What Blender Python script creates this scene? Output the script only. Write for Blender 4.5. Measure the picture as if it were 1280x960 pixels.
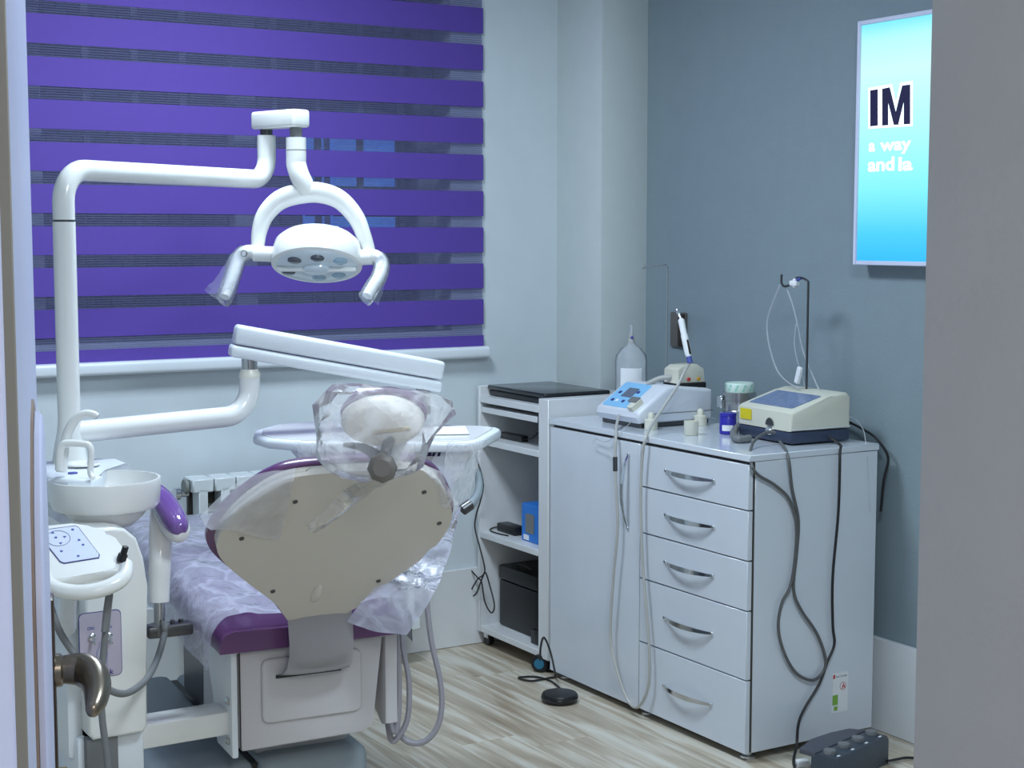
import bpy, bmesh, math, random
from mathutils import Vector, Matrix, noise
random.seed(7)
for o in list(bpy.data.objects): bpy.data.objects.remove(o)
sc = bpy.context.scene; COL = sc.collection
# ------------------------------------------------------------------ camera
F = 1963.0; PITCH = math.atan2(186, F); YAW = math.radians(31.0); CAMZ = 1.5
CAM = Vector((0, 0, CAMZ))
FW = Vector((math.sin(YAW)*math.cos(PITCH), math.cos(YAW)*math.cos(PITCH), -math.sin(PITCH)))
RT = Vector((math.cos(YAW), -math.sin(YAW), 0)); UP = RT.cross(FW)
cd = bpy.data.cameras.new('camera'); cam = bpy.data.objects.new('camera', cd); COL.objects.link(cam)
cd.sensor_width = 36; cd.lens = 36*F/1280; cd.clip_start = 0.05; cd.clip_end = 100
cam.matrix_world = Matrix(((RT.x, UP.x, -FW.x, CAM.x), (RT.y, UP.y, -FW.y, CAM.y), (RT.z, UP.z, -FW.z, CAM.z), (0, 0, 0, 1)))
sc.camera = cam
# ------------------------------------------------------------------ light
w = bpy.data.worlds.new('world'); sc.world = w; w.use_nodes = True
w.node_tree.nodes['Background'].inputs[0].default_value = (0.16, 0.2, 0.34, 1)
w.node_tree.nodes['Background'].inputs[1].default_value = 0.25
def area(name, loc, sx, sy, power, col):
    l = bpy.data.lights.new(name, 'AREA'); l.shape = 'RECTANGLE'; l.size = sx; l.size_y = sy; l.energy = power; l.color = col
    o = bpy.data.objects.new(name, l); COL.objects.link(o); o.location = loc; return o
COOL = (0.74, 0.88, 1.0)
area('ceiling_panel_light', (1.65, 3.8, 2.63), .5, .5, 38, COOL)
area('ceiling_panel_light', (1.6, 1.5, 2.63), .5, .5, 42, COOL)
area('corridor_fill_light', (0.2, -0.7, 2.5), .5, .5, 40, (1.0, .96, .92))  # unseen lamp added to brighten the jamb and the faces towards the door
sc.view_settings.view_transform = 'Standard'; sc.view_settings.look = 'None'
sc.view_settings.gamma = 1; sc.view_settings.use_curve_mapping = False; sc.view_settings.exposure = 0.12
# ------------------------------------------------------------------ pixel helpers (1280x960)
def ray(x, y): return FW + RT*((x-640)/F) - UP*((y-480)/F)
def onx(x, y, X): d = ray(x, y); return CAM + d*(X/d.x)
def ony(x, y, Y): d = ray(x, y); return CAM + d*(Y/d.y)
def onz(x, y, z=0.): d = ray(x, y); return CAM + d*((z-CAMZ)/d.z)
def dep(x, y, d): return CAM + ray(x, y)*d
def onplane(x, y, p, n): d = ray(x, y); return CAM + d*((p-CAM).dot(n)/d.dot(n))
# ------------------------------------------------------------------ materials
MATS = {}
def srgb(r, g, b):
    f = lambda c: ((c/255+.055)/1.055)**2.4 if c > 10 else c/255/12.92
    return (f(r), f(g), f(b), 1)
def mat(name, rgb, rough=.4, metal=0., var=.04, scale=12., bump=0., bscale=60., coat=0., emit=0., spec=None):
    m = bpy.data.materials.new(name); m.use_nodes = True; n = m.node_tree.nodes; l = m.node_tree.links
    b = n['Principled BSDF']; c = srgb(*rgb)
    tc = n.new('ShaderNodeTexCoord'); nz = n.new('ShaderNodeTexNoise'); nz.inputs['Scale'].default_value = scale
    l.new(tc.outputs['Object'], nz.inputs['Vector'])
    mx = n.new('ShaderNodeMix'); mx.data_type = 'RGBA'
    mx.inputs[6].default_value = tuple(v*(1-var) for v in c[:3])+(1,); mx.inputs[7].default_value = tuple(min(1, v*(1+var)) for v in c[:3])+(1,)
    l.new(nz.outputs['Fac'], mx.inputs[0]); l.new(mx.outputs[2], b.inputs['Base Color'])
    b.inputs['Roughness'].default_value = rough; b.inputs['Metallic'].default_value = metal
    b.inputs['Coat Weight'].default_value = coat; b.inputs['Coat Roughness'].default_value = .08
    if emit: l.new(mx.outputs[2], b.inputs['Emission Color']); b.inputs['Emission Strength'].default_value = emit
    if bump:
        n2 = n.new('ShaderNodeTexNoise'); n2.inputs['Scale'].default_value = bscale; n2.inputs['Detail'].default_value = 4
        l.new(tc.outputs['Object'], n2.inputs['Vector'])
        bp = n.new('ShaderNodeBump'); bp.inputs['Strength'].default_value = bump; bp.inputs['Distance'].default_value = .01
        l.new(n2.outputs['Fac'], bp.inputs['Height']); l.new(bp.outputs['Normal'], b.inputs['Normal'])
    MATS[name] = m; return m
mat('wall_white', (206, 215, 220), .75, bump=.04, bscale=180)
mat('column_white', (196, 204, 204), .75, bump=.04, bscale=180)
mat('wall_grey', (132, 147, 154), .7, bump=.12, bscale=140)
mat('jamb_grey', (160, 160, 160), .8, bump=.06, bscale=120)
mat('ceiling', (225, 228, 230), .8)
mat('tile_white', (222, 224, 226), .25, var=.02)
mat('gloss_white', (210, 216, 224), .16, var=.015, coat=.3)
mat('edge_white', (205, 203, 198), .4)
mat('edge_dark', (70, 66, 62), .6)
mat('shelf_white', (218, 220, 222), .3)
mat('unit_white', (228, 229, 227), .22, var=.015, coat=.3)
mat('unit_cool', (222, 228, 234), .3, var=.02)
mat('unit_cream', (222, 220, 208), .3, var=.02)
mat('cream_panel', (204, 198, 190), .42, var=.02)
mat('shell_grey', (194, 192, 195), .4, var=.02)
mat('base_bluegrey', (140, 152, 160), .55)
mat('purple_fabric', (86, 62, 156), .75, var=.05, scale=40, bump=.1, bscale=500)
mat('purple_vinyl', (98, 58, 106), .28, var=.06, coat=.3)
mat('arm_purple', (112, 80, 148), .14, coat=.6)
mat('chrome', (215, 218, 222), .12, 1.0, var=.02)
mat('steel', (190, 190, 188), .22, 1.0, var=.06)
mat('dark_steel', (92, 92, 94), .35, .9)
mat('gunmetal', (120, 112, 100), .3, .9)
mat('brass', (160, 140, 90), .3, 1.0)
mat('black', (22, 23, 26), .4)
mat('black_gloss', (30, 32, 36), .2, coat=.2)
mat('dark_brown', (58, 46, 38), .4, .4)
mat('rubber_grey', (112, 114, 116), .55)
mat('hose_grey', (150, 148, 156), .5)
mat('hose_white', (176, 176, 172), .4)
mat('cable_black', (28, 28, 30), .5)
mat('cable_grey', (92, 92, 92), .5)
mat('door_white', (168, 174, 200), .45)
mat('door_white_b', (168, 176, 206), .45)
mat('seal_grey', (120, 118, 110), .7)
mat('joint_brown', (120, 104, 92), .7)
mat('rad_white', (214, 220, 222), .35)
mat('rad_shade', (64, 62, 56), .6)
mat('rad_fin', (128, 132, 128), .5)
mat('knob_brown', (96, 91, 86), .4)
mat('navy', (44, 46, 120), .5)
mat('icon_blue', (72, 84, 160), .5)
mat('keypad', (206, 212, 226), .3)
mat('tank_panel', (178, 170, 186), .35)
mat('blue_panel', (130, 190, 232), .3)
mat('lcd', (88, 98, 120), .15)
mat('lcd_blue', (112, 128, 162), .2, var=.35, scale=60)
mat('device_cream', (214, 212, 196), .35)
mat('device_navy', (52, 62, 84), .4)
mat('device_white', (214, 218, 226), .35)
mat('yellow', (214, 196, 20), .5, var=.1, scale=120)
mat('blue_jar', (48, 44, 160), .3)
mat('blue_box', (30, 120, 210), .35)
mat('box_grey', (120, 122, 120), .6)
mat('lid_green', (208, 228, 218), .5)
mat('lid_stripe', (150, 206, 184), .5)
mat('paper', (232, 234, 236), .6)
mat('red', (190, 50, 50), .5)
mat('amber', (200, 150, 40), .4)
mat('leaf_green', (128, 178, 70), .6)
mat('pedal_slate', (58, 66, 76), .45)
mat('slate_top', (74, 76, 86), .5)
mat('rubber_teal', (40, 110, 140), .5)
mat('socket_brown', (96, 92, 88), .35)
mat('lens_dark', (74, 80, 92), .08, coat=.6)
mat('lens_blue', (150, 178, 196), .08, coat=.6)
mat('lamp_face', (206, 218, 224), .18, coat=.4)
mat('sign_frame', (214, 218, 240), .4)
mat('sign_navy', (28, 20, 70), .6)
mat('sign_white', (235, 252, 255), .6, emit=1.0)
mat('win_frame', (170, 176, 186), .4)
mat('bars', (120, 126, 140), .5)
mat('blue_lit', (70, 130, 240), .5, emit=.6, var=.4, scale=30)

def floor_mat():
    m = bpy.data.materials.new('wood_plank'); m.use_nodes = True; n = m.node_tree.nodes; l = m.node_tree.links
    b = n['Principled BSDF']; b.inputs['Roughness'].default_value = .34
    tc = n.new('ShaderNodeTexCoord'); oi = n.new('ShaderNodeObjectInfo')
    mp = n.new('ShaderNodeMapping'); mp.inputs['Scale'].default_value = (26, 2.2, 1)
    ad = n.new('ShaderNodeVectorMath'); ad.operation = 'ADD'
    ml = n.new('ShaderNodeVectorMath'); ml.operation = 'SCALE'; ml.inputs['Scale'].default_value = 37
    cb = n.new('ShaderNodeCombineXYZ')
    for k in range(3): l.new(oi.outputs['Random'], cb.inputs[k])
    l.new(cb.outputs[0], ml.inputs[0]); l.new(tc.outputs['Object'], mp.inputs[0]); l.new(mp.outputs[0], ad.inputs[0]); l.new(ml.outputs[0], ad.inputs[1])
    nz = n.new('ShaderNodeTexNoise'); nz.inputs['Scale'].default_value = 1.0; nz.inputs['Detail'].default_value = 5; nz.inputs['Distortion'].default_value = .6
    l.new(ad.outputs[0], nz.inputs['Vector'])
    cr = n.new('ShaderNodeValToRGB'); e = cr.color_ramp.elements
    e[0].position = .24; e[0].color = srgb(150, 132, 110); e[1].position = .68; e[1].color = srgb(216, 212, 200)
    x = e.new(.47); x.color = srgb(188, 176, 156); x = e.new(.56); x.color = srgb(206, 198, 182)
    l.new(nz.outputs['Fac'], cr.inputs[0])
    hv = n.new('ShaderNodeHueSaturation'); mr = n.new('ShaderNodeMapRange'); mr.inputs['To Min'].default_value = .9; mr.inputs['To Max'].default_value = 1.06
    l.new(oi.outputs['Random'], mr.inputs[0]); l.new(mr.outputs[0], hv.inputs['Value']); l.new(cr.outputs[0], hv.inputs['Color'])
    l.new(hv.outputs[0], b.inputs['Base Color'])
    MATS['wood_plank'] = m
floor_mat()
def film_mat(name, haze, tint, bump=.5, bs=25., rough=.18, ior=1.16, crease=0):
    m = bpy.data.materials.new(name); m.use_nodes = True; n = m.node_tree.nodes; l = m.node_tree.links
    n.remove(n['Principled BSDF']); out = n['Material Output']
    tr = n.new('ShaderNodeBsdfTransparent'); df = n.new('ShaderNodeBsdfDiffuse'); tl = n.new('ShaderNodeBsdfTranslucent'); gl = n.new('ShaderNodeBsdfGlossy')
    df.inputs[0].default_value = tint; tl.inputs[0].default_value = tint; gl.inputs['Roughness'].default_value = rough
    tc = n.new('ShaderNodeTexCoord'); nz = n.new('ShaderNodeTexNoise'); nz.inputs['Scale'].default_value = bs; nz.inputs['Detail'].default_value = 3; nz.inputs['Distortion'].default_value = 1.2
    l.new(tc.outputs['Object'], nz.inputs['Vector'])
    bp = n.new('ShaderNodeBump'); bp.inputs['Strength'].default_value = bump; bp.inputs['Distance'].default_value = .02
    l.new(nz.outputs['Fac'], bp.inputs['Height'])
    for s in (df, tl, gl): l.new(bp.outputs[0], s.inputs['Normal'])
    m1 = n.new('ShaderNodeMixShader'); m1.inputs[0].default_value = .45; l.new(df.outputs[0], m1.inputs[1]); l.new(tl.outputs[0], m1.inputs[2])
    mr = n.new('ShaderNodeMapRange'); mr.inputs['To Min'].default_value = haze*.6; mr.inputs['To Max'].default_value = min(1, haze*1.4)
    l.new(nz.outputs['Fac'], mr.inputs[0])
    fac = mr.outputs[0]
    if crease:
        dv_ = n.new('ShaderNodeVectorMath'); dv_.operation = 'MULTIPLY_ADD'; dv_.inputs[1].default_value = (.05, .05, .05); l.new(nz.outputs['Color'], dv_.inputs[0]); l.new(tc.outputs['Object'], dv_.inputs[2])
        vo = n.new('ShaderNodeTexVoronoi'); vo.feature = 'DISTANCE_TO_EDGE'; vo.inputs['Scale'].default_value = crease; l.new(dv_.outputs[0], vo.inputs['Vector'])
        m4 = n.new('ShaderNodeMapRange'); m4.interpolation_type = 'SMOOTHSTEP'; m4.inputs['From Max'].default_value = .12; m4.inputs['To Min'].default_value = .22; m4.inputs['To Max'].default_value = 0; l.new(vo.outputs['Distance'], m4.inputs[0])
        ad_ = n.new('ShaderNodeMath'); ad_.use_clamp = True; l.new(mr.outputs[0], ad_.inputs[0]); l.new(m4.outputs[0], ad_.inputs[1]); fac = ad_.outputs[0]
    m2 = n.new('ShaderNodeMixShader'); l.new(fac, m2.inputs[0]); l.new(tr.outputs[0], m2.inputs[1]); l.new(m1.outputs[0], m2.inputs[2])
    fr = n.new('ShaderNodeFresnel'); fr.inputs[0].default_value = ior; l.new(bp.outputs[0], fr.inputs['Normal'])
    m3 = n.new('ShaderNodeMixShader'); l.new(fr.outputs[0], m3.inputs[0]); l.new(m2.outputs[0], m3.inputs[1]); l.new(gl.outputs[0], m3.inputs[2])
    l.new(m3.outputs[0], out.inputs[0]); MATS[name] = m
film_mat('film', .36, (.92, .93, 1., 1), .2, 10., .2, 1.14); film_mat('film_bag', .27, (.97, .97, 1., 1), .2, 10., .22, 1.16, 10.); film_mat('film_thin', .20, (.8, .85, .95, 1), .4, 40.)
film_mat('clear_plastic', .36, (.90, .95, .99, 1), .05, 8., .1, 1.1); film_mat('clear_tube', .45, (.85, .88, .92, 1), .0, 8.)
film_mat('film_clear', .13, (.92, .93, 1., 1), .04, 8., .2, 1.1); film_mat('film_seat', .60, (.80, .82, .97, 1), .5, 14., .18, 1.16, 11.)
def sheer_mat():
    m = bpy.data.materials.new('sheer'); m.use_nodes = True; n = m.node_tree.nodes; l = m.node_tree.links
    n.remove(n['Principled BSDF']); out = n['Material Output']
    tr = n.new('ShaderNodeBsdfTransparent'); tr.inputs[0].default_value = (.86, .86, .93, 1); df = n.new('ShaderNodeBsdfDiffuse'); df.inputs[0].default_value = srgb(120, 124, 160)
    tc = n.new('ShaderNodeTexCoord'); wv = n.new('ShaderNodeTexWave'); wv.bands_direction = 'Z'; wv.inputs['Scale'].default_value = 42; wv.inputs['Distortion'].default_value = .15
    l.new(tc.outputs['Object'], wv.inputs[0])
    mr = n.new('ShaderNodeMapRange'); mr.inputs['To Min'].default_value = .12; mr.inputs['To Max'].default_value = .36; l.new(wv.outputs['Fac'], mr.inputs[0])
    mx = n.new('ShaderNodeMixShader'); l.new(mr.outputs[0], mx.inputs[0]); l.new(tr.outputs[0], mx.inputs[1]); l.new(df.outputs[0], mx.inputs[2]); l.new(mx.outputs[0], out.inputs[0])
    MATS['sheer'] = m
sheer_mat()
def brick_mat():
    m = bpy.data.materials.new('far_brick'); m.use_nodes = True; n = m.node_tree.nodes; l = m.node_tree.links
    b = n['Principled BSDF']; b.inputs['Roughness'].default_value = .9
    tc = n.new('ShaderNodeTexCoord'); mp = n.new('ShaderNodeMapping'); mp.inputs['Rotation'].default_value = (math.pi/2, 0, 0)
    br = n.new('ShaderNodeTexBrick'); br.inputs['Scale'].default_value = 4; br.inputs['Color1'].default_value = srgb(110, 112, 128); br.inputs['Color2'].default_value = srgb(84, 86, 104); br.inputs['Mortar'].default_value = srgb(62, 62, 76)
    l.new(tc.outputs['Object'], mp.inputs[0]); l.new(mp.outputs[0], br.inputs[0]); l.new(br.outputs[0], b.inputs['Base Color']); MATS['far_brick'] = m
brick_mat()
def glass_mat():
    m = bpy.data.materials.new('pane_glass'); m.use_nodes = True; n = m.node_tree.nodes; l = m.node_tree.links
    n.remove(n['Principled BSDF']); tr = n.new('ShaderNodeBsdfTransparent'); gl = n.new('ShaderNodeBsdfGlossy'); gl.inputs[1].default_value = .02
    lw = n.new('ShaderNodeFresnel'); mx = n.new('ShaderNodeMixShader'); l.new(lw.outputs[0], mx.inputs[0]); l.new(tr.outputs[0], mx.inputs[1]); l.new(gl.outputs[0], mx.inputs[2]); l.new(mx.outputs[0], n['Material Output'].inputs[0]); MATS['pane_glass'] = m
glass_mat()
def sign_mat():
    m = bpy.data.materials.new('sign_light'); m.use_nodes = True; n = m.node_tree.nodes; l = m.node_tree.links
    b = n['Principled BSDF']; tc = n.new('ShaderNodeTexCoord'); sp = n.new('ShaderNodeSeparateXYZ'); l.new(tc.outputs['Generated'], sp.inputs[0])
    cr = n.new('ShaderNodeValToRGB'); e = cr.color_ramp.elements
    e[0].position = 0; e[0].color = srgb(40, 185, 250); e[1].position = 1; e[1].color = srgb(120, 232, 255)
    for p, c in ((.12, (70, 205, 255)), (.3, (130, 240, 255)), (.55, (175, 252, 255)), (.8, (205, 255, 255)), (.93, (180, 250, 255))): x = e.new(p); x.color = srgb(*c)
    l.new(sp.outputs['Z'], cr.inputs[0]); b.inputs['Base Color'].default_value = (.02, .05, .06, 1)
    l.new(cr.outputs[0], b.inputs['Emission Color']); b.inputs['Emission Strength'].default_value = .95; MATS['sign_light'] = m
sign_mat()
# ------------------------------------------------------------------ mesh helpers
def wm(o):
    m = Matrix.LocRotScale(o.location, o.rotation_euler, o.scale)
    return wm(o.parent) @ m if o.parent else m
def obj(name, bm, material, parent=None, local=False, smooth=None):
    if parent is not None and not local: bm.transform(wm(parent).inverted())
    bmesh.ops.recalc_face_normals(bm, faces=bm.faces[:])
    me = bpy.data.meshes.new(name); bm.to_mesh(me); bm.free()
    for p in me.polygons: p.use_smooth = True
    if smooth is not False:
        try: me.set_sharp_from_angle(angle=math.radians(smooth or 38))
        except Exception: pass
    else:
        for p in me.polygons: p.use_smooth = False
    o = bpy.data.objects.new(name, me); COL.objects.link(o); o.parent = parent
    for m in (material if isinstance(material, (list, tuple)) else [material]): me.materials.append(MATS[m])
    return o
def tag(o, label, cat, group=None):
    o['label'] = label; o['category'] = cat
    if group: o['group'] = group
    return o
def thing(name, label, cat, loc=(0, 0, 0), rotz=0, group=None):
    o = bpy.data.objects.new(name, None); COL.objects.link(o); o.location = loc; o.rotation_euler = (0, 0, rotz); o.empty_display_size = .1
    return tag(o, label, cat, group)
def struct(o): o['kind'] = 'structure'; return o
def lab(o, t): o['label'] = t; return o
def rb(x0, x1, y0, y1, z0, z1, r=0., seg=2, bm=None, M=None):
    b = bmesh.new(); bmesh.ops.create_cube(b, size=1)
    for v in b.verts: v.co = Vector(((x0+x1)/2+v.co.x*(x1-x0), (y0+y1)/2+v.co.y*(y1-y0), (z0+z1)/2+v.co.z*(z1-z0)))
    if r > 0: bmesh.ops.bevel(b, geom=b.edges[:], offset=min(r, .49*min(x1-x0, y1-y0, z1-z0)), segments=seg, affect='EDGES', profile=.5)
    if M is not None: b.transform(M)
    return join(bm, b)
def join(bm, b):
    if bm is None: return b
    me = bpy.data.meshes.new('t'); b.to_mesh(me); b.free(); bm.from_mesh(me); bpy.data.meshes.remove(me); return bm
def spline(pts, n=8):
    pts = [Vector(p) for p in pts]; out = []
    for i in range(len(pts)-1):
        p0 = pts[max(i-1, 0)]; p1 = pts[i]; p2 = pts[i+1]; p3 = pts[min(i+2, len(pts)-1)]
        for k in range(n):
            t = k/n; out.append(.5*((2*p1)+(p2-p0)*t+(2*p0-5*p1+4*p2-p3)*t*t+(3*p1-p0-3*p2+p3)*t**3))
    out.append(pts[-1]); return out
def tube(pts, r, seg=8, bm=None, n=6, flat=1., up=None):
    P = spline(pts, n) if n else [Vector(p) for p in pts]
    b = bmesh.new(); rings = []; N = len(P); prev = None
    rr = r if callable(r) else (lambda t: r)
    for i, p in enumerate(P):
        t = (P[min(i+1, N-1)]-P[max(i-1, 0)]).normalized()
        if up is not None: u = Vector(up)
        elif prev is None: u = Vector((0, 0, 1)) if abs(t.z) < .9 else Vector((1, 0, 0))
        else: u = prev
        u = (u-t*u.dot(t)).normalized(); prev = u; v = t.cross(u); R = rr(i/(N-1))
        rings.append([b.verts.new(p+u*(R*math.cos(2*math.pi*k/seg))+v*(R*flat*math.sin(2*math.pi*k/seg))) for k in range(seg)])
    for a, c in zip(rings, rings[1:]):
        for k in range(seg): b.faces.new((a[k], a[(k+1) % seg], c[(k+1) % seg], c[k]))
    b.faces.new(rings[0][::-1]); b.faces.new(rings[-1]); return join(bm, b)
def lathe(prof, seg=32, M=None, bm=None, sx=1., sy=1., cap=True):
    b = bmesh.new(); rings = []
    for r, z in prof: rings.append([b.verts.new((r*sx*math.cos(2*math.pi*k/seg), r*sy*math.sin(2*math.pi*k/seg), z)) for k in range(seg)])
    for a, c in zip(rings, rings[1:]):
        for k in range(seg): b.faces.new((a[k], a[(k+1) % seg], c[(k+1) % seg], c[k]))
    if cap: b.faces.new(rings[0][::-1]); b.faces.new(rings[-1])
    if M is not None: b.transform(M)
    return join(bm, b)
def frame(o, z, x=None):
    z = Vector(z).normalized(); x = Vector(x) if x is not None else (Vector((1, 0, 0)) if abs(z.x) < .9 else Vector((0, 1, 0)))
    x = (x-z*x.dot(z)).normalized(); y = z.cross(x); o = Vector(o)
    return Matrix(((x.x, y.x, z.x, o.x), (x.y, y.y, z.y, o.y), (x.z, y.z, z.z, o.z), (0, 0, 0, 1)))
def T(*p): return Matrix.Translation(Vector(p[0]) if len(p) == 1 else Vector(p))
def cyl(p, q, r, seg=16, bm=None, r2=None):
    p = Vector(p); q = Vector(q); L = (q-p).length; r2 = r if r2 is None else r2
    e = min(.12*r, .2*L)
    return lathe([(r-e, 0), (r, e), (r2, L-e), (r2-e, L)], seg, frame(p, q-p), bm)
def prism(poly, d0, d1, M=None, r=0., bm=None, seg=2):
    """poly 2D in local xy, extruded z d0..d1, mapped by M"""
    b = bmesh.new(); lo = [b.verts.new((x, y, d0)) for x, y in poly]; hi = [b.verts.new((x, y, d1)) for x, y in poly]; n = len(poly)
    f0 = b.faces.new(lo[::-1]); f1 = b.faces.new(hi)
    for k in range(n): b.faces.new((lo[k], lo[(k+1) % n], hi[(k+1) % n], hi[k]))
    if r: bmesh.ops.bevel(b, geom=[e for e in b.edges if (e.verts[0].co.z == e.verts[1].co.z)], offset=r, segments=seg, affect='EDGES', profile=.5)
    if M is not None: b.transform(M)
    return join(bm, b)
MXZ = lambda y: Matrix(((1, 0, 0, 0), (0, 0, 1, y), (0, 1, 0, 0), (0, 0, 0, 1)))        # poly (x,z) extruded +y
MYZ = lambda x: Matrix(((0, 0, 1, x), (1, 0, 0, 0), (0, 1, 0, 0), (0, 0, 0, 1)))        # poly (y,z) extruded +x
def roundrect(x0, x1, y0, y1, r, n=4):
    out = []
    for cx, cy, a in ((x1-r, y1-r, 0), (x0+r, y1-r, 90), (x0+r, y0+r, 180), (x1-r, y0+r, 270)):
        for k in range(n+1): t = math.radians(a+90*k/n); out.append((cx+r*math.cos(t), cy+r*math.sin(t)))
    return out
def sheet(c, nu=24, nv=24, amp=.004, fs=18., seed=0, ridged=True, hole=None, bm=None):
    """crumpled film patch: c = rows of 3D control points (grid), bicubic in both directions"""
    rows = [spline(r, max(1, nu//(len(r)-1))) for r in c]
    cols = list(zip(*rows)); g = [spline(list(col), max(1, nv//(len(c)-1))) for col in cols]
    b = bmesh.new(); V = []
    off = Vector((seed*3.1, seed*1.7, seed*.9))
    for i, col in enumerate(g):
        L = []
        for j, p in enumerate(col):
            a = g[min(i+1, len(g)-1)][j]-g[max(i-1, 0)][j]; d = col[min(j+1, len(col)-1)]-col[max(j-1, 0)]
            nrm = a.cross(d); nrm = nrm.normalized() if nrm.length > 1e-9 else Vector((0, 0, 1))
            h = noise.noise(p*fs+off)
            h = (1-2*abs(h))+.5*(1-2*abs(noise.noise(p*fs*2.3-off))) if ridged else h
            L.append(b.verts.new(p+nrm*amp*h))
        V.append(L)
    for i in range(len(V)-1):
        for j in range(len(V[0])-1): b.faces.new((V[i][j], V[i+1][j], V[i+1][j+1], V[i][j+1]))
    return join(bm, b)
def ptext(s, o, right, up, h, material, name, parent, bold=0., depth=.0006, shear=0., align='LEFT', width=None):
    cu = bpy.data.curves.new('t', 'FONT'); cu.body = s; cu.size = 1; cu.offset = bold; cu.shear = shear; cu.align_x = align; cu.extrude = 0
    t = bpy.data.objects.new('t', cu); COL.objects.link(t); bpy.context.view_layer.update()
    dg = bpy.context.evaluated_depsgraph_get(); me = bpy.data.meshes.new_from_object(t.evaluated_get(dg)); bpy.data.objects.remove(t)
    b = bmesh.new(); b.from_mesh(me); bpy.data.meshes.remove(me)
    right = Vector(right).normalized(); up = Vector(up).normalized(); n = right.cross(up); o = Vector(o)
    sx = h/.73; sy = h/.73
    if width:
        xs = [v.co.x for v in b.verts]; sx = width/(max(xs)-min(xs)); x0 = min(xs)
        for v in b.verts: v.co.x -= x0
    for v in b.verts: v.co = o+right*(v.co.x*sx)+up*(v.co.y*sy)+n*depth
    return obj(name, b, material, parent, smooth=False)
def copytree(root, loc=None):
    r = root.copy(); COL.objects.link(r)
    if loc is not None: r.location = loc
    for ch in root.children:
        c = ch.copy(); COL.objects.link(c); c.parent = r
        for g in ch.children: d = g.copy(); COL.objects.link(d); d.parent = c
    return r
# ================================================================== ROOM
XR = 3.37; YB = 4.95; XL = -.3; YF = 1.09; ZC = 2.65
fl = struct(obj('floor', rb(XL-.2, XR+.2, -2, YB+.2, -.1, -.012), 'edge_dark'))
pw = .19; pl = 1.22
pm = rb(0, pw-.0012, 0, pl-.0012, -.012, 0, .001, 1); pme = bpy.data.meshes.new('plank'); pm.to_mesh(pme); pm.free(); pme.materials.append(MATS['wood_plank'])
for i in range(-1, 20):
    x = XL+i*pw+.02; y = -2 - random.random()*pl
    while y < YB:
        o = bpy.data.objects.new('plank', pme); COL.objects.link(o); o.parent = fl; o.location = (x, y, 0); y += pl
WX0, WX1, WZ0, WZ1 = .55, 2.72, 1.16, 2.5
b = rb(XL-.2, WX0, YB, YB+.25, 0, ZC); rb(WX1, XR+.2, YB, YB+.25, 0, ZC, bm=b); rb(WX0, WX1, YB, YB+.25, 0, WZ0, bm=b); rb(WX0, WX1, YB, YB+.25, WZ1, ZC, bm=b)
struct(obj('wall_back', b, 'wall_white', smooth=False))
CX, CY = 3.17, 4.66
struct(obj('wall_column', rb(CX, XR+.01, CY, YB+.01, 0, ZC, .004, 2), 'column_white'))
struct(obj('wall_right', rb(XR, XR+.2, YF-.3, YB+.2, 0, ZC), 'wall_grey', smooth=False))
struct(obj('wall_left', rb(XL-.2, XL, -2, YB+.2, 0, ZC), 'wall_white', smooth=False))
JX = onz(1143, 0, 1.724).x
b = rb(JX, XR+.01, YF-.3, YF, 0, ZC); rb(XL-.01, .13, YF-.3, YF, 0, ZC, bm=b); rb(.12, JX+.01, YF-.3, YF, 2.1, ZC, bm=b)
struct(obj('wall_front', b, 'jamb_grey', smooth=False))
b = rb(1.9, 2.1, -2, YF-.3, 0, ZC); rb(XL, 2.1, -2.2, -2, 0, ZC, bm=b)
struct(obj('wall_corridor', b, 'wall_white', smooth=False))
struct(obj('ceiling', rb(XL-.2, XR+.2, -2.2, YB+.2, ZC, ZC+.1), 'ceiling', smooth=False))
struct(obj('baseboard_back', rb(XL, CX, YB-.018, YB, 0, .285, .003, 1), 'tile_white'))
b = rb(CX-.018, CX, CY-.018, YB-.018, 0, .285, .003, 1); rb(CX-.018, XR, CY-.018, CY, 0, .285, .003, 1, bm=b)
struct(obj('baseboard_column', b, 'tile_white'))
struct(obj('baseboard_right', rb(XR-.02, XR, YF, CY-.018, 0, .285, .003, 1), 'tile_white'))
# window
wi = bpy.data.objects.new('window_1', None); COL.objects.link(wi); wi['kind'] = 'structure'; wi.location = (0, YB+.16, 0)
def wbar(x0, x1, z0, z1): return obj('window_frame', rb(x0, x1, YB+.13, YB+.19, z0, z1, .004, 1), 'win_frame', wi)
wbar(WX0, WX0+.06, WZ0, WZ1); wbar(WX1-.06, WX1, WZ0, WZ1); wbar(WX0, WX1, WZ0, WZ0+.06); wbar(WX0, WX1, WZ1-.06, WZ1)
nx = 3
for k in range(1, nx): x = WX0+(WX1-WX0)*k/nx; wbar(x-.04, x+.04, WZ0, WZ1)
for k in range(nx):
    x0 = WX0+(WX1-WX0)*k/nx; obj('pane', rb(x0+.03, x0+(WX1-WX0)/nx-.03, YB+.155, YB+.161, WZ0+.04, WZ1-.04), 'pane_glass', wi)
for k in range(13):
    x = WX0+.1+k*.165; obj('security_bar', rb(x, x+.022, YB+.23, YB+.245, WZ0, WZ1), 'bars', wi)
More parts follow.
